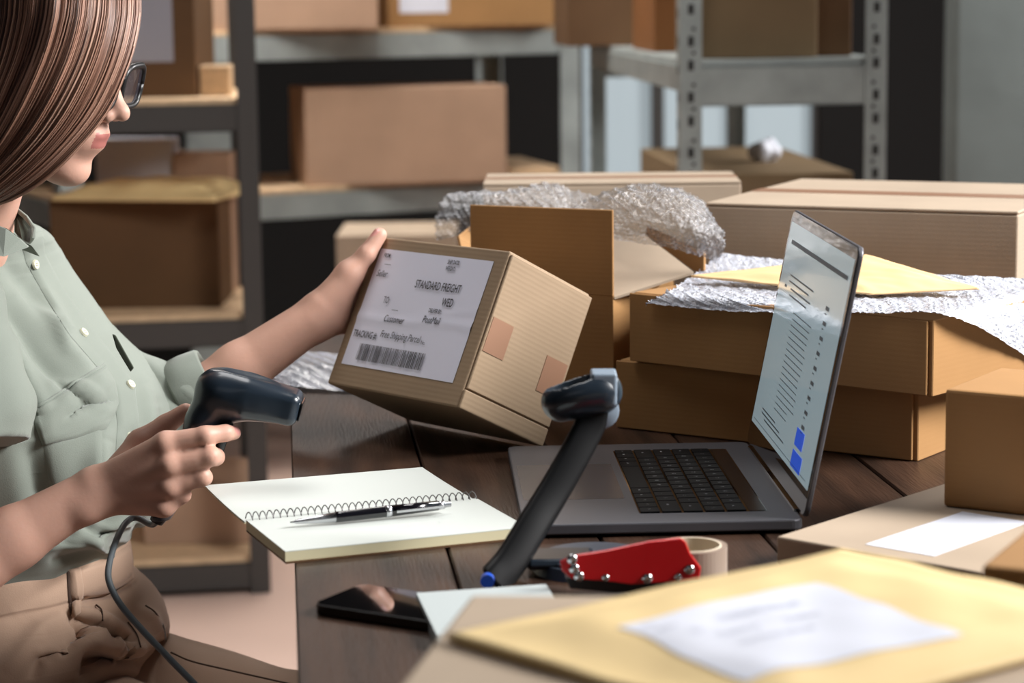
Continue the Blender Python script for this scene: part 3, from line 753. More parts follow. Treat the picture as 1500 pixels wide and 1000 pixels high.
def fp(px, dz):
    o_ = Vector((.1240, 2.422, zS)); a_ = Vector((math.cos(-.7157), math.sin(-.7157), 0))
    for k in range(800):
        p_ = o_ + a_ * (k * .0005); v = np.array(p_) - CAM
        if 750 + FPX * (v @ RT) / (v @ FW) >= px: break
    return p_ + Vector((a_.y, -a_.x, 0)) * .006 + Vector((0, 0, dz))
def sp(t_, out, z): return Vector((.1240 + .3645 * math.cos(-.7157) + .656 * t_ + .755 * out, 2.422 + .3645 * math.sin(-.7157) + .755 * t_ - .656 * out, z))
w1 = wrap('bubble_wrap', [
    [fp(951, -.013), fp(1080, -.012), fp(1190, -.006), on(1290, 459, zS), on(1396, 464, zS), sp(.176, .006, .842), sp(.262, .008, .80)],
    [on(985, 425, zS), on(1090, 435, zS), on(1240, 440, zS), on(1360, 442, zS), on(1440, 442, zS), sp(.235, .003, zS - .006), sp(.285, .010, .85)],
    [on(1020, 400, zS), on(1110, 408, zS), on(1260, 412, zS), on(1380, 418, zS), on(1480, 420, zS), sp(.262, .0, zS), sp(.30, .012, zS - .02)],
    [at(1060, 372, 2.62), at(1140, 380, 2.585), at(1270, 392, 2.525), at(1400, 404, 2.45), at(1500, 408, 2.44), sp(.275, -.01, zS + .004), sp(.31, .01, zS)]],
    'sheet of bubble wrap spread over the flat box under the yellow envelope', .46, .30, bwmat('opaque bubble wrap film', .93), .0030, 2, rag=.006)
yO = 2.70
w2 = wrap('bubble_wrap', [
    [at(640, 352, 2.74), at(700, 340, 2.72), at(780, 335, 2.66), at(880, 350, 2.60), at(905, 352, 2.56), at(985, 362, 2.53), at(1050, 385, 2.53)],
    [at(640, 318, 2.74), at(700, 310, 2.72), at(790, 312, 2.68), at(860, 318, 2.64), at(920, 318, 2.57), at(1000, 330, 2.50), at(1062, 352, 2.51)],
    [at(652, 290, 2.76), at(720, 286, 2.74), at(790, 285, 2.72), at(850, 300, 2.70), at(915, 288, 2.62), at(985, 285, 2.58), at(1045, 320, 2.54)],
    [at(672, 284, 2.80), at(740, 282, 2.80), at(800, 268, 2.80), at(860, 285, 2.78), at(930, 272, 2.72), at(985, 276, 2.66), at(1030, 296, 2.60)]],
    'crumpled clear bubble wrap bulging out of the open box', .44, .16, BWC, .016, 5, bub=.0024, pitch=.0095, rag=.006)
w3 = wrap('bubble_wrap', [
    [on(395, 560, TZ + .004), on(440, 567, TZ + .006), on(500, 573, TZ + .003), on(560, 575, TZ + .003)],
    [on(405, 545, TZ + .012), on(450, 540, TZ + .016), on(510, 545, TZ + .012), on(560, 550, TZ + .003)],
    [on(425, 520, TZ + .010), on(450, 515, TZ + .014), on(510, 520, TZ + .01), on(560, 525, TZ + .003)]],
    'small piece of bubble wrap on the table behind the labelled parcel', .13, .20, bwmat('white bubble wrap film', .8), .003, 8)
# yellow envelope on the wrap
zE = zS + .004
ye = pil('padded_envelope', [on(1012, 406, zE + .004), on(1275, 432, zE), on(1434, 424, zE + .004), at(1268, 375, 2.48)], ('plain yellow kraft envelope lying on bubble wrap behind the laptop', 'envelope'), YEL2, .006, seed=8, wr=.0012)
bm = bmesh.new(); p = on(1338, 416, zE + .0055); cyl(bm, p, p + Vector((0, 0, .0015)), .0022, n=14); bm_obj('clasp', bm, HOLE, ye)

# ------------------------------------------------------------------ shelving racks
def bar(bm, p0, p1, wx, wz, mi=0):
    "rectangular bar between two points, wx across, wz tall"
    p0 = Vector(p0); p1 = Vector(p1); d = (p1 - p0); L = d.length; x = d.normalized(); z = Vector((0, 0, 1)) if abs(x.z) < .9 else Vector((0, 1, 0)); y = z.cross(x).normalized(); z = x.cross(y)
    M = Matrix(((x.x, y.x, z.x, p0.x), (x.y, y.y, z.y, p0.y), (x.z, y.z, z.z, p0.z), (0, 0, 0, 1)))
    return abox(bm, 0, L, -wx / 2, wx / 2, -wz / 2, wz / 2, M, bev=.002)
def rack(label, o, yaw, w, d, levels, top, m, board, post=.04, beam=.055, holes=False, lbeam=None, thick=.016, posty=None):
    r = empty('shelving_rack', o, yaw); tag(r, label, 'shelf')
    for sx in (0, 1):
        for sy in (0, 1):
            bm = bmesh.new(); x0 = sx * w; y0 = sy * d; ix = -1 if sx else 1; iy = -1 if sy else 1
            abox(bm, min(x0, x0 + ix * post), max(x0, x0 + ix * post), min(y0, y0 + iy * .003), max(y0, y0 + iy * .003), 0, top)
            abox(bm, min(x0, x0 + ix * .003), max(x0, x0 + ix * .003), min(y0 + iy * .003, y0 + iy * post), max(y0 + iy * .003, y0 + iy * post), 0, top)
            po = bm_obj('post', bm, m, r)
            if holes:
                hb = bmesh.new(); nz = int(top / .05)
                for k in range(nz):
                    z = .02 + k * .05
                    for (yy, sg) in ((y0 - iy * .0006, 1),):
                        zz = z + .007 * (k % 2)
                        abox(hb, x0 + ix * post * .5 - .005, x0 + ix * post * .5 + .005, yy - .0004, yy + .0004, zz - .009, zz + .009, bev=0)
                        abox(hb, x0 + ix * post * .62 - .003, x0 + ix * post * .62 + .003, yy - .0004, yy + .0004, zz + .019, zz + .025, bev=0)
                    abox(hb, x0 - ix * .0010, x0 - ix * .0002, y0 + iy * post * .5 - .005, y0 + iy * post * .5 + .005, z - .009, z + .009)
                bm_obj('slots', hb, HOLE, po)
    for z in levels:
        bm = bmesh.new()
        for y in (.006, d - .006): abox(bm, .004, w - .004, y - .003, y + .003, z - beam, z)
        abox(bm, .004, w - .004, .003, .012, z - .003, z); abox(bm, .004, w - .004, .003, .014, z - beam, z - beam + .003)
        for x in (.006, w - .006): abox(bm, x - .003, x + .003, .009, d - .009, z - (lbeam or beam), z)
        bm_obj('beam', bm, m, r)
        box('shelf_board', .008, w - .008, .010, d - .010, z - .004, z + thick - .004, board, r, bev=.001)
    return r
RLz = [.065, .567, .998]
rl = rack('dark steel shelving rack behind the woman on the left', (-.50 - 1.023 * math.cos(.15), 4.629 - 1.023 * math.sin(.15), 0), .15, 1.52 - .517 + .02, .46, RLz, 2.0, DSTEEL, WOODB)
def cart(label, px0, px1, pytop, zb, yf, d, m=K, h=None, **kw):
    "carton on a shelf: front spans two pixel columns at depth yf"
    a = at(px0, 500, yf).x; b_ = at(px1, 500, yf).x
    z = at((px0 + px1) / 2, pytop, yf).z if h is None else zb + h
    return carton(label, (a, yf, zb), 0, b_ - a, d, z - zb, m, **kw)
T1 = .0125
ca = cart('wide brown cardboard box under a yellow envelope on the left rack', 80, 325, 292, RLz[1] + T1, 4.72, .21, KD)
ex_ = ca.location; ztop = at(200, 292, 4.72).z
pil('padded_envelope', [Vector((-.93, 4.70, ztop + .001)), Vector((-.59, 4.63, ztop + .001)), Vector((-.53, 4.92, ztop + .001)), Vector((-.88, 4.98, ztop + .001))], ('yellow padded envelope on the brown box of the left rack', 'envelope'), YEL, .03, seed=3, wr=.003)
cc = cart('tall dark cardboard box with a shade-greyed label on the upper shelf of the left rack', 150, 300, -120, RLz[2] + T1, 4.70, .3, KD)
box('address_label', .02, .2 - .035, -.001, -.0002, .07, .40, GLAB, cc)
cart('small pale wooden block on the upper shelf of the left rack', 305, 348, 96, RLz[2] + T1, 4.72, .06, WOODB, name='wooden_block', cat='block')
cart('cardboard box on the bottom shelf of the left rack', 200, 362, 712, RLz[0] + T1, 4.74, .30, KPINK)
cart('pale flat box behind the yellow envelope on the left rack', 150, 262, 205, RLz[1] + T1, 4.97, .10, PAPER)
cart('narrow brown box at the back of the left rack middle shelf', 262, 345, 225, RLz[1] + T1, 4.96, .11, KPINK)

pa = at(383, 285, 5.65); pb = at(850, 265, 6.05)
yawM = math.atan2(pb.y - pa.y, pb.x - pa.x); wM = math.hypot(pb.x - pa.x, pb.y - pa.y)
zM1 = at(383, 52, 5.65).z; zM2 = at(383, 286, 5.65).z
ox = pa.x - .5 * math.cos(yawM); oy = pa.y - .5 * math.sin(yawM)
rm = rack('light grey steel shelving rack in the middle background', (ox, oy, 0), yawM, wM + .5, .5, [zM2, zM1, ], 1.13, LSTEEL, WOODB, post=.055, beam=.062)
def cartM(label, px0, px1, pytop, zb, inset, d, m, h=None, **kw):
    # position along the rack front
    def s(px):
        for k in range(2000):
            t_ = k / 2000 * (wM + .5); p_ = Vector((ox + t_ * math.cos(yawM) - inset * math.sin(yawM), oy + t_ * math.sin(yawM) + inset * math.cos(yawM), 0))
            v = np.array([p_.x, p_.y, zb]) - CAM; x_ = 750 + FPX * (v @ RT) / (v @ FW)
            if x_ >= px: return t_, p_
        return t_, p_
    t0, p0 = s(px0); t1, p1 = s(px1)
    z = at(px0, pytop, p0.y).z if h is None else zb + h
    return carton(label, (p0.x, p0.y, zb), yawM - .22, (t1 - t0) * .97, d, z - zb, m, **kw)
cartM('large plain cardboard box on the middle rack, lower visible shelf', 449, 728, 131, zM2 + T1, .03, .24, KPINK)
cartM('low pale flat box at the right end of the middle rack shelf', 745, 815, 235, zM2 + T1, .04, .4, WOODB, h=.02)
cartM('cardboard box at the left end of the middle rack top shelf', 300, 545, -90, zM1 + T1, .03, .35, KPINK)
c2_ = cartM('cardboard box with a white label on the middle rack top shelf', 568, 808, -90, zM1 + T1, .03, .35, K)
box('address_label', .03, .155, -.001, -.0002, .035, .2, PAPER, c2_)

_a, _b = at(492, 345, 5.25), at(668, 345, 5.25)
carton('tall pale cardboard box on the floor behind the held parcel', (_a.x, 5.25, 0), 0, _b.x - _a.x, .30, _a.z, K2)
zR = at(1010, 98, 4.2).z
p1 = at(996, 100, 4.2); p2 = at(1304, 100, 4.2); bk = at(863, 100, 5.7)
wR = p2.x - p1.x; 
rr = empty('shelving_rack', (p1.x, 4.2, 0), 0); 
bpy.data.objects.remove(rr)
yawR = math.atan2(-(bk.x - p1.x), 1.5)
rr = rack('galvanised slotted shelving rack on the right, seen from its end', (p1.x, 4.2, 0), yawR, wR, 1.5, [zR - .42, zR], 2.0, STEEL, LSTEEL, post=.040, beam=.072, holes=True, lbeam=.045)
def cartR(label, x0, x1, y0, d, zb, h, m, **kw):
    c, s = math.cos(yawR), math.sin(yawR)
    return carton(label, (p1.x + x0 * c - y0 * s, 4.2 + x0 * s + y0 * c, zb), yawR, x1 - x0, d, h, m, **kw)
cartR('shaded olive brown cardboard box at the front of the right rack upper shelf', .045, .262, .06, .30, zR + T1, .42, KO)
cartR('narrow dark box beside the shaded olive brown box on the right rack', .268, .335, .10, .30, zR + T1, .35, KD)
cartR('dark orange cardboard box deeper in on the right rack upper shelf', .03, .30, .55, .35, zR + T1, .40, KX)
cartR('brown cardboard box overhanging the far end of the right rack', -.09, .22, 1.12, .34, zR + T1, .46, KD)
cartR('wide low cardboard box on the lower shelf of the right rack', .04, .34, .10, .75, zR - .42 + T1, .205, KO)
bm = bmesh.new()
bmesh.ops.create_icosphere(bm, subdivisions=3, radius=.03)
for v in bm.verts: v.co *= 1 + .25 * math.sin(v.co.x * 150) * math.sin(v.co.y * 130 + 1) ; v.co.z *= .8
q = at(1122, 212, 4.62); bmesh.ops.translate(bm, verts=bm.verts, vec=(q.x, q.y, zR - .42 + T1 + .205 + .02))
tag(bm_obj('crumpled_paper', bm, PAPER, None, True), 'crumpled white paper on the low box of the right rack', 'paper')

# ------------------------------------------------------------------ the woman
SKIN = mat('skin', srgb(200, 156, 137), .5, noise=.10, nscale=28, bump=.07, bscale=260, sub=.12, spec=.4)
LIP = mat('lips', srgb(168, 104, 96), .38)
NAIL = mat('finger nail', srgb(214, 150, 142), .22, spec=.6)
def cloth(name, col, bs=900, bump=.15, noise=.1):
    m = mat(name, col, .85, noise=noise, nscale=11, bump=bump, bscale=bs, spec=.15, sheen=.25)
    return m
SHIRT = cloth('sage cotton', srgb(127, 134, 125)); SHIRT_SHADE = cloth('shaded sage cotton', srgb(58, 64, 52))  # the second cotton is the same shirt with shade put into its colour
PANTS = cloth('taupe trouser twill', srgb(182, 153, 132), 700)
SEAM = mat('dark seam thread', srgb(70, 52, 42), .9)
def V3(px, py, y): return np.array(at(px, py, y))
pelv = V3(60, 960, 2.32)

# --- right hand and forearm (nearest the camera), gripping the scanner
rw = V3(132, 722, 2.10)
RH = {'i': [V3(243, 650, 2.086), V3(301, 638, 2.084), V3(330, 634, 2.094), V3(343, 634, 2.104)], 'm': [V3(249, 681, 2.080), V3(308, 668, 2.080), V3(316, 669, 2.102), V3(296, 673, 2.124)],
      'r': [V3(248, 712, 2.083), V3(296, 698, 2.083), V3(299, 699, 2.104), V3(280, 702, 2.126)], 'p': [V3(240, 741, 2.09), V3(267, 724, 2.090), V3(268, 724, 2.107), V3(254, 725, 2.126)]}
RR = {'i': (.0108, .0088, .0076, .0066), 'm': (.0108, .0090, .0080, .0068), 'r': (.0104, .0084, .0076, .0066), 'p': (.0094, .0078, .0068, .006)}
RT_ = [V3(168, 700, 2.12), V3(205, 648, 2.135), V3(243, 622, 2.145), V3(272, 602, 2.146)]
def fingers(P, H, RD, k=.0035, web=None):
    d = None
    for f in H:
        q = H[f]; r = RD[f]; e = cone(P, q[0], q[1], r[0], r[1])
        e = smin(e, cone(P, q[1], q[2], r[1] * 1.04, r[2]), k); e = smin(e, cone(P, q[2], q[3], r[2], r[3]), k)
        d = e if d is None else smin(d, e, .0022)
    return d
def right_arm(P):
    el = V3(-85, 850, 2.07)
    d = cone(P, rw, V3(20, 788, 2.085), .0215, .0285); d = smin(d, cone(P, V3(20, 788, 2.085), el, .0285, .038), .01)
    d = smin(d, np.linalg.norm(P - V3(127, 745, 2.088), axis=1) - .0125, .014)
    palm = None
    for f, r0 in (('i', .0155), ('m', .0155), ('r', .015), ('p', .0145)):
        q = RH[f][0]; s = V3(150, 716 + {'i': -10, 'm': -3, 'r': 6, 'p': 14}[f], 2.1)
        e = cone(P, s, q, r0, .0112 if f != 'p' else .0098); palm = e if palm is None else smin(palm, e, .009)
    palm = smin(palm, cone(P, V3(165, 715, 2.112), V3(228, 690, 2.108), .015, .013), .012)
    d = smin(d, palm, .014)
    fg = fingers(P, RH, RR)
    d = smin(d, fg, .006)
    for f in 'imrp':       # knuckle bumps and tendon ridges
        d = smin(d, np.linalg.norm(P - (RH[f][0] + np.array([0, -.0035, .001])), axis=1) - .0085, .005)
        d = smin(d, cone(P, RH[f][0] + np.array([-.002, -.005, .0]), V3(165, 716 + {'i': -14, 'm': -4, 'r': 4, 'p': 12}[f], 2.088), .0052, .003), .006)
    t = smin(cone(P, RT_[0], RT_[1], .016, .0118), cone(P, RT_[1], RT_[2], .0118, .0096), .006); t = smin(t, cone(P, RT_[2], RT_[3], .0096, .0078), .004)
    d = smin(d, t, .008)
    # fold between the fingers stays open
    return d
# --- left forearm and hand behind the parcel
PMn = np.array([[PM[i][j] for j in range(4)] for i in range(4)])
def pl_(x, y, z): return (PMn @ np.array([x, y, z, 1]))[:3]
lw = V3(455, 470, 2.432)
LH = {'i': [pl_(-.016, .012, .122), pl_(-.0110, .048, .126), pl_(-.0092, .070, .126), pl_(-.0088, .088, .125)], 'm': [pl_(-.017, .012, .103), pl_(-.0112, .052, .105), pl_(-.0092, .078, .105), pl_(-.0088, .098, .104)],
      'r': [pl_(-.017, .010, .085), pl_(-.0112, .048, .086), pl_(-.0092, .071, .085), pl_(-.0088, .089, .085)], 'p': [pl_(-.016, .006, .069), pl_(-.0105, .036, .068), pl_(-.0088, .053, .067), pl_(-.0085, .068, .067)]}
LRr = {'i': (.0108, .0088, .0080, .0070), 'm': (.0110, .009, .0082, .0072), 'r': (.0106, .0086, .0078, .0068), 'p': (.0098, .0078, .007, .0062)}
LT_ = [V3(474, 446, 2.432), V3(511, 402, 2.438), V3(537, 372, 2.440), V3(556, 344, 2.447)]
def left_arm(P):
    d = cone(P, lw, V3(352, 541, 2.425), .0232, .0288); d = smin(d, cone(P, V3(352, 541, 2.425), V3(225, 632, 2.41), .0288, .034), .01)
    palm = None
    for f, o in (('i', -8), ('m', 0), ('r', 6), ('p', 12)):
        e = cone(P, V3(468, 462 + o, 2.44), LH[f][0], .0158, .0118); palm = e if palm is None else smin(palm, e, .009)
    d = smin(d, palm, .014); d = smin(d, fingers(P, LH, LRr), .006)
    t = smin(cone(P, LT_[0], LT_[1], .0175, .0130), cone(P, LT_[1], LT_[2], .0128, .0098), .007); t = smin(t, cone(P, LT_[2], LT_[3], .0098, .0080), .004)
    t = smin(t, cone(P, LT_[1], V3(485, 462, 2.436), .011, .016), .012)
    return smin(d, t, .010)
# --- head
HC = V3(37, 85, 2.20); HS = 1.02
yw, pt_ = R(15), R(15)
hf = np.array([math.cos(yw) * math.cos(pt_), -math.sin(yw) * math.cos(pt_), -math.sin(pt_)])
hs = np.array([math.sin(yw), math.cos(yw), 0.]); hu = np.cross(hf, hs)     # away from camera, up
if hu[2] < 0: hu = -hu
HM = np.stack([hf, hs, hu], 1)
def HL(x, y, z): return HC + HM @ (np.array([x, y, z]) * .001 * HS)
def head(P):
    q = (P - HC) @ HM / HS * 1000.0
    E = lambda c, r: ell2(q, c, r); S = lambda c, r: np.linalg.norm(q - np.array(c), axis=1) - r
    K_ = lambda a, b, ra, rb: cone(q, a, b, ra, rb)
    d = E((-10, 0, 35), (95, 74, 90))
    d = smin(d, E((30, 0, -22), (58, 57, 74)), 22)
    d = smin(d, E((22, 0, -66), (56, 50, 30)), 16)
    d = smin(d, E((61, 0, -88), (23, 24, 17)), 14)
    for s in (1, -1): d = smin(d, E((48, 34 * s, -28), (34, 25, 28)), 12)
    d = smin(d, E((68, 0, 24), (22, 52, 15)), 12)
    for s in (1, -1):
        d = -smin(-d, E((92, 31 * s, 3), (16, 17, 11)), 7); d = smin(d, S((70, 30 * s, 2), 13.2), 3)
        d = smin(d, K_((78, 46 * s, 9), (86, 16 * s, 10), 3.2, 3.6), 5)
    d = smin(d, K_((80, 0, 12), (99, 0, -20), 6.5, 7.5), 9)
    d = smin(d, S((104.5, 0, -24.5), 7.8), 6)
    for s in (1, -1): d = smin(d, S((95, 9.5 * s, -29), 6.6), 5)
    for s in (1, -1): d = -smin(-d, S((98, 5.5 * s, -36.5), 3.2), 2)
    d = smin(d, E((76, 0, -52), (17, 24, 20)), 10)
    d = smin(d, E((88, 0, -49), (7, 15, 4.4)), 4); d = smin(d, S((92.5, 0, -44), 3.5), 5)
    d = smin(d, E((85.5, 0, -59), (6.6, 13, 4.6)), 4)
    d = -smin(-d, K_((97, -17, -54.6), (97, 17, -54.6), 1.2, 1.2) , 2.0)
    for s in (1, -1): d = smin(d, E((-8, 74 * s, -8), (16, 7, 30)), 5)
    d = d * .001 * HS
    nk = cone(P, V3(-30, 215, 2.235), V3(-66, 345, 2.275), .051, .052)
    d = smin(d, nk, .022)
    return smin(d, cone(P, V3(-66, 345, 2.275), V3(-85, 480, 2.36), .050, .055), .015)
parts = []
def bounds(pts, pad):
    a = np.array(pts); return a.min(0) - pad, a.max(0) + pad
lo, hi = bounds(sum([list(v) for v in RH.values()], []) + RT_ + [rw, V3(-40, 828, 2.07), V3(20, 790, 2.085)], .036)
parts.append(surfnet(right_arm, lo, hi, .0013))
lo, hi = bounds(sum([list(v) for v in LH.values()], []) + LT_ + [lw, V3(240, 622, 2.41)], .032)
parts.append(surfnet(left_arm, lo, hi, .0014))
parts.append(surfnet(head, HC - [.19, .13, .26], HC + [.14, .13, .14], .0015))
def torso(P):
    d = cone(P, V3(-80, 480, 2.34), V3(30, 900, 2.35), .06, .07)
    d = smin(d, cone(P, V3(-66, 335, 2.275), V3(-85, 480, 2.36), .047, .055), .01)
    d = smin(d, cone(P, V3(-120, 500, 2.24), V3(-50, 500, 2.44), .035, .035), .03)
    d = smin(d, cone(P, V3(-110, 470, 2.19), V3(-85, 850, 2.08), .036, .034), .02)
    d = smin(d, cone(P, V3(-20, 460, 2.46), V3(225, 632, 2.41), .036, .034), .02)
    for h, k in ((V3(50, 1100, 2.31), V3(420, 1200, 2.14)), (V3(100, 1030, 2.38), V3(470, 1090, 2.38))):
        d = smin(d, cone(P, h, k, .06, .045), .03); an = np.array([k[0] - .03, k[1], .09]); d = smin(d, cone(P, k, an, .04, .032), .02)
        d = smin(d, cone(P, an + [0, 0, -.03], an + [.14, -.02, -.06], .034, .026), .02)
    return d
parts.append(surfnet(torso, (-.85, 1.98, -.02), (0, 2.62, 1.12), .009))
Vs, Fs, ofs = [], [], 0
for P, F in parts: P = relax(P, F, 2, .5); Vs.append(P); Fs.append(F + ofs); ofs += len(P)
PV = np.concatenate(Vs); PF = np.concatenate(Fs)
_t = addsurf('body_shells', PV, PF, SKIN, None); _m = _t.modifiers.new('union', 'REMESH'); _m.mode = 'VOXEL'; _m.voxel_size = .0017; _m.adaptivity = 0
_e = _t.evaluated_get(bpy.context.evaluated_depsgraph_get()); _me = _e.to_mesh()
PV = np.empty(len(_me.vertices) * 3, np.float32); _me.vertices.foreach_get('co', PV); PV = PV.reshape(-1, 3).astype(float)
PF = np.empty(len(_me.loops), np.int32); _me.loops.foreach_get('vertex_index', PF); PF = PF.reshape(-1, 4)
_e.to_mesh_clear(); bpy.data.objects.remove(_t); PV = relax(PV, PF, 1, .4)
woman = addsurf('person', PV, PF, SKIN, None)
woman.data.materials.append(LIP); woman.data.materials.append(NAIL)
fc = PV[PF].mean(1); q = (fc - HC) @ HM / HS * 1000
mi = np.zeros(len(fc), int)
up_ = ((q[:, 0] > 84) & (np.abs(q[:, 1]) < 16 - .2 * np.abs(q[:, 2] + 54)) & (q[:, 2] < -46.2) & (q[:, 2] > -61.2)); mi[up_] = 1
for tip, d0 in ((RH['i'][3] + [.003, -.003, .004], .0055), (LT_[3] + [-.006, -.004, .004], .0062)):
    mi[np.linalg.norm(fc - tip, axis=1) < d0] = 2
woman.data.polygons.foreach_set('material_index', mi)
tag(woman, 'woman in sage shirt and taupe trousers scanning a parcel she holds up', 'person')

# --- ring lofts for clothing
PSI = R(25); fdr = np.array([math.cos(PSI), -math.sin(PSI), 0]); sdr = np.array([math.sin(PSI), math.cos(PSI), 0])
def interp(keys, n):
    K_ = np.array(keys, float); t = np.linspace(K_[0, 0], K_[-1, 0], n); out = []
    # monotone-ish smooth interpolation
    for x in t:
        i = min(max(np.searchsorted(K_[:, 0], x) - 1, 0), len(K_) - 2); u = (x - K_[i, 0]) / (K_[i + 1, 0] - K_[i, 0])
        a = K_[max(i - 1, 0)]; b = K_[i]; c = K_[i + 1]; d = K_[min(i + 2, len(K_) - 1)]
        h = c[0] - b[0]; m1 = (c - a) / max(c[0] - a[0], 1e-6) * h; m2 = (d - b) / max(d[0] - b[0], 1e-6) * h
        out.append((2 * u ** 3 - 3 * u ** 2 + 1) * b + (u ** 3 - 2 * u ** 2 + u) * m1 + (-2 * u ** 3 + 3 * u ** 2) * c + (u ** 3 - u ** 2) * m2)
    return np.array(out)
def loft(keys, n, seg=220, tilt=0.0, ex=2.2):
    "keys: py, xr, a, b, yc -> rings whose right-hand outline passes pixel column xr"
    rows = interp(keys, n); V = np.zeros((n, seg, 3)); th = np.linspace(0, 2 * np.pi, seg, endpoint=False)
    for i, (py, xr, a, b, yc) in enumerate(rows):
        cx, sx = np.cos(th), np.sin(th)
        r = (np.abs(cx) ** ex + np.abs(sx) ** ex) ** (-1 / ex)
        off = (a * cx * r)[:, None] * fdr + (b * sx * r)[:, None] * sdr
        mxi = off[:, 0].argmax(); e = V3(xr, py, yc + off[mxi, 1])
        c = np.array([e[0] - off[mxi, 0], yc, V3(xr, py, yc)[2]])
        V[i] = c + off; V[i, :, 2] += tilt * off[:, 0]
    return V
def pix(P):
    d = P - CAM; z = d @ FW; return np.stack([750 + FPX * (d @ RT) / z, 500 - FPX * (d @ UP) / z], -1)
def fold(V, strokes, closed=True, front=True):
    "V (n,seg,3) grid; strokes: list of (points px, amplitude m, width px): press creases along a path"
    for pts, amp, wd_ in strokes:
        du = np.gradient(V, axis=1) if not closed else (np.roll(V, -1, 1) - np.roll(V, 1, 1)); dv = np.gradient(V, axis=0)
        N = np.cross(du, dv); N /= np.linalg.norm(N, axis=2, keepdims=True) + 1e-12
        cen = V.mean(axis=1, keepdims=True)
        s = np.sign(((V - cen) * N).sum(2, keepdims=True)); N = N * s
        p = pix(V); best = np.full(V.shape[:2], 1e9); tt = np.zeros(V.shape[:2])
        tot = len(pts) - 1
        for k in range(tot):
            a = np.array(pts[k], float); b = np.array(pts[k + 1], float); ab = b - a; t = np.clip(((p - a) @ ab) / (ab @ ab), 0, 1)
            d = np.linalg.norm(p - (a + t[..., None] * ab), axis=-1); m = d < best; best = np.where(m, d, best); tt = np.where(m, (k + t) / tot, tt)
        fade = np.sin(np.clip(tt, .04, .96) * np.pi) ** .5
        vis = (N @ FW) < .35
        V = V + N * (amp * fade * vis * np.exp(-(best / wd_) ** 2))[..., None]
    return V
def gridmesh(name, V, m, parent, closed=True, capb=False):
    n, s = V.shape[:2]; I = np.arange(n * s).reshape(n, s)
    if closed: J = np.roll(I, -1, 1); F = np.stack([I[:-1], J[:-1], J[1:], I[1:]], -1).reshape(-1, 4)
    else: F = np.stack([I[:-1, :-1], I[:-1, 1:], I[1:, 1:], I[1:, :-1]], -1).reshape(-1, 4)
    o = addsurf(name, V.reshape(-1, 3), F, m, parent)
    return fixn(o)
YB = 2.33
keys = [(322, 30, .060, .075, 2.275), (336, 48, .070, .110, 2.285), (352, 66, .082, .140, 2.30), (375, 81, .092, .162, 2.315), (400, 98, .10, .165, YB), (450, 130, .112, .182, YB), (490, 162, .120, .182, YB), (540, 206, .128, .178, YB), (575, 232, .130, .172, YB),
        (620, 250, .130, .168, YB), (680, 256, .128, .162, YB), (730, 248, .125, .158, YB), (765, 232, .120, .155, YB), (790, 205, .113, .150, YB), (812, 186, .106, .146, YB), (835, 180, .100, .14, YB)]
SV = loft(keys, 240, 300, tilt=.0)
rn = np.random.default_rng(4)
strk = [([(0, 440), (60, 520), (120, 590)], -.007, 11), ([(30, 430), (90, 500), (140, 560)], .006, 12), ([(0, 500), (40, 570), (55, 605)], -.010, 12), ([(-10, 470), (35, 545), (60, 595)], .008, 11),
        ([(60, 420), (85, 470), (100, 510)], .003, 8), ([(45, 640), (60, 720), (95, 800)], -.010, 22), ([(150, 640), (135, 700), (110, 760)], .010, 16), ([(190, 640), (175, 700), (150, 780)], -.006, 12), ([(210, 560), (222, 620), (215, 690)], .005, 12), ([(235, 590), (240, 650), (225, 740)], -.004, 10),
        ([(80, 560), (120, 575), (150, 600)], .004, 9), ([(100, 610), (130, 590), (165, 590)], -.004, 7), ([(60, 800), (120, 790), (190, 770)], .006, 10), ([(80, 820), (140, 812), (190, 800)], -.004, 6), ([(120, 770), (160, 785), (200, 780)], -.006, 7), ([(0, 380), (40, 420), (70, 470)], -.004, 12), ([(195, 700), (205, 740), (200, 780)], -.006, 8), ([(130, 790), (150, 800), (165, 822)], .005, 6)]
SV = fold(SV, [(a, b * 1.6, c) for a, b, c in strk])
pz = pix(SV); nz_ = (np.sin(pz[..., 0] * .045 + pz[..., 1] * .021) * np.sin(pz[..., 1] * .033 - pz[..., 0] * .017 + 1) * .0022)
cen = SV.mean(axis=1, keepdims=True); dr = SV - cen; dr[..., 2] = 0; dr /= np.linalg.norm(dr, axis=2, keepdims=True); SV = SV + dr * nz_[..., None]
shirt = gridmesh('shirt', SV, SHIRT, woman)
bvS = BVHTree.FromPolygons([v.co for v in shirt.data.vertices], [p.vertices for p in shirt.data.polygons])
def onshirt(px, py, off=.0):
    d = Vector(FW + RT * (px - 750) / FPX - UP * (py - 500) / FPX).normalized()
    h = bvS.ray_cast(Vector(CAM), d)
    if h[0] is None: return at(px, py, 2.2)
    n = h[1]; n = n if n.dot(d) < 0 else -n
    return h[0] + n * off
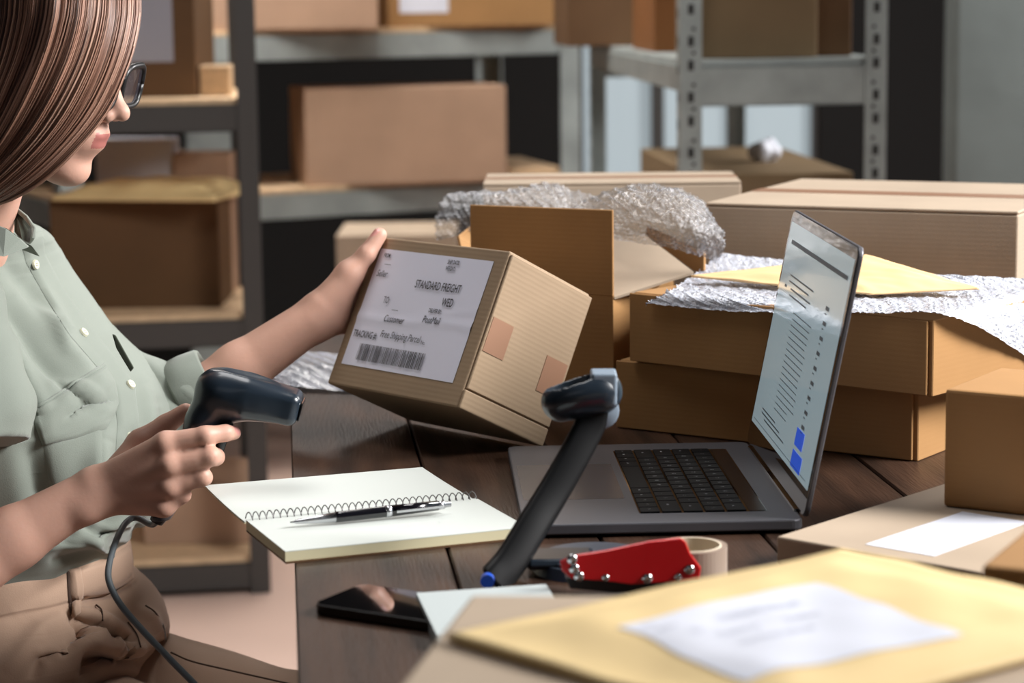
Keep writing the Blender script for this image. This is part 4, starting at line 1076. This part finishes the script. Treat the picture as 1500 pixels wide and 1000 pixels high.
def patch(name, outline_rows, m, parent, off=.0015, nu=24, nv=14, th=.0015, puff=0, seed=0):
    "rows of pixel points, laid on the shirt; with its own thickness"
    Rw = [np.array(r, float) for r in outline_rows]; V = np.zeros((nv + 1, nu + 1, 3))
    def smp(r, u):
        x = u * (len(r) - 1); i = min(int(x), len(r) - 2); return r[i] * (1 - (x - i)) + r[i + 1] * (x - i)
    for j in range(nv + 1):
        x = j / nv * (len(Rw) - 1); jj = min(int(x), len(Rw) - 2); f = x - jj
        for i in range(nu + 1):
            u = i / nu; p = smp(Rw[jj], u) * (1 - f) + smp(Rw[jj + 1], u) * f; v = j / nv
            e = min(u, 1 - u, v, 1 - v); b = min(1, e * 6)
            V[j, i] = onshirt(p[0], p[1], off + th + puff * b * (.6 + .4 * math.sin(9 * u + 5 * v + seed) * math.sin(7 * v + 3 * u)) if e > 0 else off * .3)
    return gridmesh(name, V, m, parent, closed=False)
patch('placket', [[(30, 352), (62, 338)], [(38, 385), (66, 372)], [(68, 438), (94, 424)], [(103, 492), (130, 474)], [(140, 535), (165, 518)], [(165, 572), (197, 560)], [(172, 620), (204, 618)], [(168, 680), (200, 685)], [(160, 740), (190, 748)]], SHIRT, shirt, .001, 8, 80, .0022)
pf = patch('pocket_flap', [[(47, 603), (98, 570), (153, 535)], [(50, 620), (104, 590), (168, 560)], [(56, 637), (108, 618), (174, 592)], [(62, 653), (110, 643), (156, 628)]], SHIRT, shirt, .002, 34, 22, .0024, .0035, 2)
patch('pocket', [[(62, 640), (150, 620)], [(70, 700), (150, 690)], [(85, 760), (150, 745)]], SHIRT, shirt, .0005, 14, 14, .0012)
patch('seam', [[(44, 600), (98, 566), (152, 531)], [(47, 605), (99, 572), (155, 537)]], SHIRT, shirt, .0022, 30, 3, .0022)
BUT = mat('pearly shirt button', srgb(206, 204, 180), .25, coat=.4)
for (bx, by) in ((47, 388), (119, 490), (188, 566), (186, 640)):
    p = onshirt(bx, by, .0035); p2 = onshirt(bx + 6, by, .0035); p3 = onshirt(bx, by + 6, .0035); n = (p2 - p).cross(p3 - p).normalized()
    if n.dot(Vector(FW)) > 0: n = -n
    bm = bmesh.new(); cyl(bm, p, p + n * .0022, .0052, .0045, 20); 
    bo = bm_obj('button', bm, BUT, shirt)
    hb = bmesh.new(); ax = (p2 - p).normalized(); ay = n.cross(ax)
    for s1 in (-1, 1):
        for s2 in (-1, 1): c_ = p + n * .0021 + ax * s1 * .0011 + ay * s2 * .0011; cyl(hb, c_, c_ + n * .0003, .0005, n=8)
    bm_obj('thread_holes', hb, HOLE, bo)
# collar
def leaf(name, px, y, th, m, parent):
    P = [at(a, b, (c[0] if c else y)) for a, b, *c in px]; n = len(P); cen = sum(P, Vector()) / n
    V = P + [p + Vector((0, th, 0)) for p in P]; F = [tuple(range(n)), tuple(range(2 * n - 1, n - 1, -1))] + [(i, (i + 1) % n, (i + 1) % n + n, i + n) for i in range(n)]
    bm = bmesh.new(); bvv = [bm.verts.new(v) for v in V]
    for f in F: bm.faces.new([bvv[i] for i in f])
    bmesh.ops.recalc_face_normals(bm, faces=bm.faces); bmesh.ops.bevel(bm, geom=list(bm.edges), offset=min(.001, th * .4), segments=2, affect='EDGES', profile=.5)
    return bm_obj(name, bm, m, parent, False)
leaf('collar', [(20, 304, 2.27), (38, 318, 2.262), (49, 333, 2.25), (50, 350, 2.235), (44, 358, 2.225), (30, 352, 2.225), (21, 340, 2.25)], 2.25, .004, SHIRT_SHADE, shirt)  # far collar leaf, its shaded side put into the colour
leaf('collar_edge', [(22, 302, 2.265), (40, 316, 2.255), (52, 333, 2.24), (52, 350, 2.225), (46, 348, 2.225), (45, 334, 2.24), (34, 320, 2.255), (21, 309, 2.265)], 2.25, .004, SHIRT, shirt)
leaf('collar', [(-60, 318, 2.17), (-10, 328, 2.165), (8, 336, 2.165), (28, 350, 2.17), (42, 362, 2.18), (26, 368, 2.165), (6, 376, 2.15), (-20, 372, 2.14), (-60, 362, 2.14)], 2.16, .005, SHIRT, shirt)
leaf('opening_shade', [(20, 346, 2.2), (46, 360, 2.19), (58, 376, 2.188), (40, 369, 2.186), (12, 358, 2.186)], 2.19, .003, SHIRT_SHADE, shirt)  # dark sheet drawn as the shade inside the shirt opening
leaf('fold_shade', [(164, 489), (169, 491), (178, 507), (196, 539), (191, 545), (180, 527), (170, 510)], 2.20, .003, SHIRT_SHADE, shirt)  # dark sliver drawn as the shade line of a shirt fold
# sleeves
def lsleeve(P):
    d = cone(P, V3(70, 500, 2.44), V3(205, 590, 2.42), .050, .044); d = smin(d, cone(P, V3(205, 590, 2.42), V3(232, 616, 2.415), .044, .040), .012)
    d = smin(d, cone(P, V3(226, 612, 2.415), V3(286, 572, 2.42), .042, .036), .018)
    w_ = .0014 * np.sin(P[:, 0] * 120 + P[:, 2] * 60) * np.sin(P[:, 2] * 90 - P[:, 0] * 40) + .0016 * np.sin((P[:, 0] * .8 + P[:, 2]) * 210)
    ax = V3(310, 555, 2.42) - V3(226, 612, 2.415); ax /= np.linalg.norm(ax); cut = (P - V3(296, 565, 2.42)) @ ax
    return np.maximum(d + w_, cut)
P, F = surfnet(lsleeve, V3(0, 730, 2.32) - [0.02, .01, .0], V3(350, 400, 2.53), .0025); addsurf('sleeve', relax(P, F, 2), F, SHIRT, shirt)
def sl_cuff(name, a, b, r0, r1, th, m, n=48, wob=.0012):
    a = np.array(a); b = np.array(b); M = axes(b - a); V = []; F = []
    prof = [(0, r0), (.05, r0 + th * .5), (.5, (r0 + r1) / 2 + th * .6), (.95, r1 + th * .5), (1, r1), (1, r1 - th), (.5, (r0 + r1) / 2 - th), (0, r0 - th)]
    for (t, r) in prof:
        for k in range(n):
            an = 2 * math.pi * k / n; rr = r + wob * math.sin(3 * an + 4 * t) + wob * .6 * math.sin(7 * an - 5 * t); V.append(a + (b - a) * t + M[:, 1] * math.cos(an) * rr + M[:, 2] * math.sin(an) * rr)
    for i in range(len(prof)):
        for k in range(n): F.append((i * n + k, i * n + (k + 1) % n, ((i + 1) % len(prof)) * n + (k + 1) % n, ((i + 1) % len(prof)) * n + k))
    return fixn(mesh(name, V, F, m, parent=shirt, smooth=True))
sl_cuff('cuff', V3(262, 583, 2.42), V3(311, 557, 2.424), .040, .0355, .003, SHIRT)
def rsleeve(P):
    d = cone(P, V3(-95, 420, 2.20), V3(-62, 600, 2.13), .062, .068); d = smin(d, cone(P, V3(-62, 600, 2.13), V3(-62, 640, 2.12), .068, .066), .01)
    w_ = .003 * np.sin(P[:, 0] * 60 + P[:, 2] * 75) * np.sin(P[:, 2] * 50 - P[:, 0] * 90 + 1)
    ax = V3(-50, 700, 2.11) - V3(-70, 520, 2.14); ax /= np.linalg.norm(ax); cut = (P - V3(-60, 655, 2.12)) @ ax
    return np.maximum(d + w_, cut)
P, F = surfnet(rsleeve, (V3(-200, 740, 2.13)[0], 2.03, V3(-50, 740, 2.13)[2]), (V3(70, 400, 2.13)[0], 2.29, V3(0, 320, 2.13)[2]), .003); addsurf('sleeve', relax(P, F, 2), F, SHIRT, shirt)

# --- trousers
tk = [(800, 184, .108, .150, YB), (812, 189, .110, .152, YB), (846, 194, .112, .154, YB), (852, 192, .110, .153, YB), (862, 200, .112, .158, YB), (880, 220, .122, .165, YB), (905, 238, .132, .172, YB), (932, 246, .138, .176, YB), (955, 245, .138, .178, YB), (985, 228, .132, .176, YB), (1030, 205, .12, .17, YB), (1100, 180, .10, .16, YB), (1150, 150, .07, .12, YB)]
TV = loft(tk, 260, 300)
ts = [([(100, 900), (118, 915), (122, 935), (95, 955)], -.012, 7), ([(112, 905), (150, 918), (180, 935), (186, 948)], -.013, 8), ([(108, 895), (150, 905), (190, 930)], .007, 8), ([(60, 960), (110, 950), (150, 930), (120, 925)], .008, 10), ([(125, 985), (135, 965), (165, 960), (205, 972), (240, 945)], -.014, 9), ([(130, 940), (170, 948), (215, 950)], .008, 12),
      ([(45, 1000), (60, 965), (100, 950)], -.006, 8), ([(200, 890), (225, 905), (236, 930)], .003, 8), ([(110, 878), (160, 868), (195, 850)], -.006, 5), ([(20, 900), (60, 870), (100, 850)], -.003, 14), ([(0, 990), (60, 920), (100, 900)], .005, 14)]
TV = fold(TV, [(a, b * 1.35, c) for a, b, c in ts])
tro = gridmesh('trousers', TV, PANTS, woman)
def legs(P):
    d = None
    for h, k in ((V3(60, 1075, 2.29), V3(420, 1190, 2.14)), (V3(120, 1012, 2.38), V3(470, 1085, 2.38))):
        e = cone(P, h, k, .088, .062); an = np.array([k[0] - .03, k[1], .12]); e = smin(e, cone(P, k, an, .062, .055), .03); d = e if d is None else smin(d, e, .02)
    d = d + .002 * np.sin(P[:, 0] * 50 + P[:, 2] * 30) * np.sin(P[:, 1] * 60 + P[:, 0] * 20)
    return np.maximum(d, .13 - P[:, 2])
P, F = surfnet(legs, (-.62, 1.98, .1), (-.02, 2.54, .66), .005); addsurf('trouser_legs', relax(P, F, 2), F, PANTS, tro)
bvS_keep = bvS
bvS = BVHTree.FromPolygons([v.co for v in tro.data.vertices], [p.vertices for p in tro.data.polygons])
wb_ = patch('waistband', [[(103, 838), (150, 822), (188, 798)], [(104, 850), (150, 838), (192, 818)], [(106, 866), (152, 856), (193, 840)], [(108, 884), (155, 868), (194, 848)]], PANTS, tro, .0015, 26, 14, .0028)
patch('belt_loop', [[(98, 834), (114, 830)], [(102, 862), (118, 858)], [(104, 905), (116, 898)]], PANTS, tro, .003, 6, 20, .004)
patch('seam', [[(97, 835), (101, 834)], [(99, 870), (102, 869)], [(102, 902), (106, 900)]], SEAM, tro, .0015, 2, 20, .0015)
for pp in ([(212, 888), (226, 898), (238, 918), (243, 938)], [(186, 912), (198, 928), (205, 948)], [(140, 887), (148, 895), (150, 908)]):
    tube('seam', [onshirt(a, b, .0014) for a, b in pp], .0009, SEAM, tro, n=6, samples=6)
tube('seam', [at(250, 955, 2.28), at(280, 968, 2.285), at(330, 980, 2.29), at(432, 1003, 2.30)], .001, SEAM, tro, n=6, samples=6)
SHO = mat('white canvas shoe', srgb(215, 212, 205), .7)
for k in (V3(420, 1180, 2.14), V3(470, 1090, 2.38)):
    an = np.array([k[0] - .03, k[1], .05])
    P, F = surfnet(lambda P: np.maximum(smin(cone(P, an, an + [.15, -.02, -.012], .044, .038), cone(P, an, an + [0, 0, .05], .044, .042), .02), .004 - P[:, 2]), an - [.07, .09, .06], an + [.22, .08, .12], .005)
    addsurf('shoe', relax(P, F, 1), F, SHO, woman)
stool = empty('stool', (-.52, 2.33, 0)); tag(stool, 'plain wooden stool the woman sits on', 'stool')
bm = bmesh.new(); cyl(bm, (0, 0, .35), (0, 0, .385), .17, n=40); bm_obj('seat', bm, TM, stool)
for k in range(4):
    bm = bmesh.new(); a_ = R(45 + 90 * k); cyl(bm, (.13 * math.cos(a_), .13 * math.sin(a_), .35), (.17 * math.cos(a_), .17 * math.sin(a_), 0), .014, n=12); bm_obj('leg', bm, TM, stool)

# --- hair
HAIR = bpy.data.materials.new('brown hair'); HAIR.use_nodes = True
nt = HAIR.node_tree; b = nt.nodes['Principled BSDF']; at_ = nt.nodes.new('ShaderNodeVertexColor'); at_.layer_name = 'strand'
nt.links.new(at_.outputs[0], b.inputs['Base Color']); b.inputs['Roughness'].default_value = .38; b.inputs['Specular IOR Level'].default_value = .45
HB = mat('hair undercoat', srgb(62, 42, 34), .55)
def hairbase(P):
    q = (P - HC) @ HM / HS * 1000.0
    d = ell2(q, (-14, 0, 42), (100, 82, 96)); d = smin(d, cone(q, (-60, 0, 10), (-95, 0, -90), 62, 40), 30)
    face = ell2(q, (85, 0, -45), (85, 72, 85)); face = np.minimum(face, ell2(q, (60, 0, -40), (80, 100, 60)))
    return np.maximum(d, -face) * .001 * HS
P, F = surfnet(hairbase, HC - [.24, .14, .22], HC + [.16, .14, .18], .003)
hb = addsurf('hair', relax(P, F, 2), F, HB, woman)
Gd = [
 [(150, -95, 2.20), (190, -40, 2.165), (200, 10, 2.150), (194, 60, 2.135), (180, 105, 2.120), (158, 155, 2.108), (122, 203, 2.102), (72, 253, 2.108), (15, 288, 2.125), (-50, 305, 2.16)],
 [(130, -95, 2.17), (170, -40, 2.138), (178, 10, 2.120), (170, 62, 2.105), (152, 115, 2.095), (125, 166, 2.088), (86, 214, 2.086), (38, 258, 2.095), (-12, 290, 2.115), (-65, 308, 2.155)],
 [(95, -100, 2.15), (128, -40, 2.118), (136, 10, 2.100), (124, 70, 2.088), (100, 128, 2.080), (70, 180, 2.078), (34, 224, 2.080), (-6, 262, 2.09), (-42, 292, 2.11), (-80, 312, 2.15)],
 [(55, -100, 2.14), (84, -40, 2.108), (90, 10, 2.092), (76, 72, 2.082), (52, 130, 2.078), (24, 182, 2.080), (-5, 224, 2.086), (-35, 262, 2.098), (-62, 294, 2.12), (-92, 318, 2.155)],
 [(10, -100, 2.14), (36, -40, 2.112), (42, 10, 2.100), (30, 72, 2.096), (8, 130, 2.094), (-16, 182, 2.096), (-40, 226, 2.104), (-62, 264, 2.115), (-84, 298, 2.135), (-104, 325, 2.165)],
 [(-40, -100, 2.15), (-20, -40, 2.13), (-10, 10, 2.122), (-20, 72, 2.118), (-36, 130, 2.116), (-52, 182, 2.118), (-68, 226, 2.122), (-84, 266, 2.135), (-100, 304, 2.15), (-116, 332, 2.175)]]
GG = np.array([[HL(-4 - 9 * i, 6, 141), HL(20 - 16 * i, -30 - 2 * i, 132 - i)] + [np.array(at(*p)) for p in g] for i, g in enumerate(Gd)])
def hairpt(u, t):
    def cr(arr, x):
        n = len(arr); x = min(max(x, 0), 1 - 1e-9) * (n - 1); i = int(x); f = x - i
        a = arr[max(i - 1, 0)]; b_ = arr[i]; c_ = arr[min(i + 1, n - 1)]; d_ = arr[min(i + 2, n - 1)]
        return .5 * (2 * b_ + (c_ - a) * f + (2 * a - 5 * b_ + 4 * c_ - d_) * f * f + (3 * b_ - a - 3 * c_ + d_) * f ** 3)
    return cr([cr(g, t) for g in GG], u)
TT = 32
base_g = np.array([[hairpt(u, t) for t in np.linspace(0, 1, TT)] for u in np.linspace(0, 1, 61)])     # 61,TT,3
cenh = np.array(HC)
nr = base_g - cenh; nr /= np.linalg.norm(nr, axis=2, keepdims=True)
_x = np.linspace(0, 1, 61)[:, None]; _t = np.linspace(0, 1, TT)[None]
lock = (.0022 * np.sin(_x * 29 + 2.2 * _t) * np.sin(_x * 11 + 1) + .0014 * np.sin(_x * 71 + 3 * _t + 1) * np.sin(_x * 17) + .0008 * np.sin(_x * 133 - 4 * _t))[..., None]
base_g = base_g + nr * lock
shell = gridmesh('hair_layer', base_g - nr * .003, HB, hb, closed=False)
rn = np.random.default_rng(12)
V = []; F = []; CO = []
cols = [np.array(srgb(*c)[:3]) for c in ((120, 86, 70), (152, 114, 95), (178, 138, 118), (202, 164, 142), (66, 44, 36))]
NS = 2600
for s in range(NS):
    u = rn.uniform(0, 1) ** 1.1; x = u * 60; i = min(int(x), 59); f = x - i
    off = rn.uniform(-.002, .0045); d0 = rn.normal(0, .012); t0 = 0
    g = base_g[i] * (1 - f) + base_g[i + 1] * f; g2 = base_g[min(max(i + 2, 0), 60)] - base_g[max(i - 2, 0)]
    tt = np.linspace(0, 1, TT)[:, None]
    pth = g + nr[i] * off + g2 * (rn.normal(0, .10) * np.sin(tt * rn.uniform(2, 5) + rn.uniform(0, 6)) + rn.normal(0, .08) * tt)
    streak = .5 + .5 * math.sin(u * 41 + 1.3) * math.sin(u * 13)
    pr_ = [0.25, .40, .22 + .15 * streak * (u < .6), .08 * streak * (u < .6) + .02, .12 + .5 * max(0, u - .5)]; pr_ = np.array(pr_) / sum(pr_)  # more dark strands towards the back: shade put into the hair colour
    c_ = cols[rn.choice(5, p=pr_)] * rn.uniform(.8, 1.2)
    r_ = rn.uniform(.00035, .0008)
    up0 = nr[i]; tg = np.gradient(pth, axis=0); tg /= np.linalg.norm(tg, axis=1, keepdims=True); sd = np.cross(tg, up0); sd /= np.linalg.norm(sd, axis=1, keepdims=True); un = np.cross(sd, tg)
    b0 = len(V) 
    rr = r_ * (1 - .5 * tt)
    ringp = np.stack([pth + sd * rr * 1.5, pth + un * rr, pth - sd * rr * 1.5], 1)
    for row in ringp: V.extend(row)
    for k in range(TT - 1):
        for e in range(3): a_ = b0 + k * 3; F.append((a_ + e, a_ + (e + 1) % 3, a_ + 3 + (e + 1) % 3, a_ + 3 + e))
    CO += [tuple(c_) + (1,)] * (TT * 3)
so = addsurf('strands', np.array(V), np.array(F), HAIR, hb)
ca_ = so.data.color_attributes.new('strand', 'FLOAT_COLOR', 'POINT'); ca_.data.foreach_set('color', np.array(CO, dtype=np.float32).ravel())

# --- glasses
gl = empty('glasses'); gl.parent = woman
FRM = mat('black glasses frame', srgb(12, 12, 14), .4, coat=.1)
LNS = bpy.data.materials.new('clear lens'); LNS.use_nodes = True
nt = LNS.node_tree; b = nt.nodes['Principled BSDF']; b.inputs['Roughness'].default_value = .03; b.inputs['Base Color'].default_value = srgb(60, 58, 66)
tr2 = nt.nodes.new('ShaderNodeBsdfTransparent'); tr2.inputs[0].default_value = (.8, .79, .82, 1); mx = nt.nodes.new('ShaderNodeMixShader'); mx.inputs[0].default_value = .45
nt.links.new(tr2.outputs[0], mx.inputs[1]); nt.links.new(b.outputs[0], mx.inputs[2]); nt.links.new(mx.outputs[0], nt.nodes['Material Output'].inputs[0])
for s in (1, -1):
    pts = []
    for k in range(41):
        a_ = 2 * math.pi * k / 40; ca, sa = math.cos(a_), math.sin(a_)
        yy = 33 + 27 * math.copysign(abs(ca) ** .6, ca); zz = -2 + (19 if sa > 0 else 20) * math.copysign(abs(sa) ** .65, sa)
        pts.append(HL(97 - .0022 * (yy - 10) ** 2, s * yy, zz))
    tube('rim', pts, .0031, FRM, gl, n=8)
    lens = mesh('lens', [HL(96, s * 33, -2)] + [Vector(p) for p in pts[:-1]], [(0, 1 + k, 1 + (k + 1) % 40) for k in range(40)], LNS, gl)
    tube('temple', [HL(92, s * 60, 10), HL(84, s * 68, 11), HL(40, s * 76, 9), HL(-10, s * 80, 4), HL(-30, s * 80, -15)], .0019, FRM, gl, n=8, samples=5)
tube('bridge', [HL(96, -7, 4), HL(99, 0, 7), HL(96, 7, 4)], .0017, FRM, gl, n=8, samples=4)

# ------------------------------------------------------------------ handheld scanner and its cable
sc = empty('barcode_scanner', tuple(V3(320, 600, 2.115))); tag(sc, 'dark corded handheld barcode scanner gripped in her nearer hand', 'scanner')
hA, hB = V3(318, 592, 2.118), V3(234, 755, 2.106)
def scan(P):
    y0_ = 2.118
    a, b_, c_ = V3(322, 572, y0_), V3(368, 578, y0_), V3(420, 596, y0_)
    M = axes(c_ - a)
    d = ell2(P, V3(352, 577, y0_), (.038, .0215, .0215), M)
    q = np.abs((P - V3(396, 588, y0_)) @ M) - np.array([.026 - .006, .0245 - .010, .0150 - .008])
    bx = np.linalg.norm(np.maximum(q, 0), axis=1) + np.minimum(q.max(1), 0) - .0085
    d = smin(d, bx, .016)
    d = smin(d, cone(P, V3(325, 578, y0_), V3(300, 618, 2.116), .0205, .0165), .02)
    d = smin(d, cone(P, V3(300, 618, 2.116), V3(270, 690, 2.112), .0155, .0135), .012)
    d = smin(d, cone(P, V3(270, 690, 2.112), hB, .0132, .0105), .01)
    # flat front face
    ax = M[:, 0]; d = np.maximum(d, (P - V3(441, 598, y0_)) @ ax)
    # dished top
    d = -smin(-d, ell2(P, V3(372, 548, y0_), (.040, .013, .0035), M), .003)
    return d
P, F = surfnet(scan, V3(215, 775, 2.07), V3(455, 525, 2.17), .0012); addsurf('body', relax(P, F, 2), F, DARKP, sc, sc.location)
def trig(P): return cone(P, V3(330, 622, 2.112), V3(318, 660, 2.110), .0075, .006)
P, F = surfnet(trig, V3(300, 680, 2.09), V3(350, 605, 2.135), .001); addsurf('trigger', P, F, BLACKP, sc, sc.location)
M = axes(V3(420, 596, 2.118) - V3(322, 572, 2.118))
win = box('scan_window', -.0008, .0012, -.017, .017, -.009, .009, GLASSB, None, bev=.0015)
win.matrix_world = Matrix(((M[0, 0], M[0, 1], M[0, 2], 0), (M[1, 0], M[1, 1], M[1, 2], 0), (M[2, 0], M[2, 1], M[2, 2], 0), (0, 0, 0, 1))); 
wl = Vector(V3(441, 600, 2.118)) - sc.location; win.parent = sc; win.matrix_local = Matrix.Translation(wl) @ win.matrix_world
bm = bmesh.new(); p = Vector(hB) - sc.location; cyl(bm, p, p + Vector((-.0035, 0, -.006)), .008, .0065, n=16); bm_obj('cable_boot', bm, BLACKP, sc)
tube('cable', [Vector(V3(*p)) - sc.location for p in ((232, 760, 2.106), (222, 768, 2.125), (200, 758, 2.135), (184, 766, 2.128), (170, 792, 2.10), (160, 826, 2.075), (160, 852, 2.06), (176, 884, 2.05), (208, 922, 2.04), (250, 966, 2.03), (300, 1020, 2.02), (350, 1100, 2.02), (380, 1300, 2.05))], .0031, mat('grey cable sheath', srgb(92, 100, 104), .4), sc, n=10, samples=8)
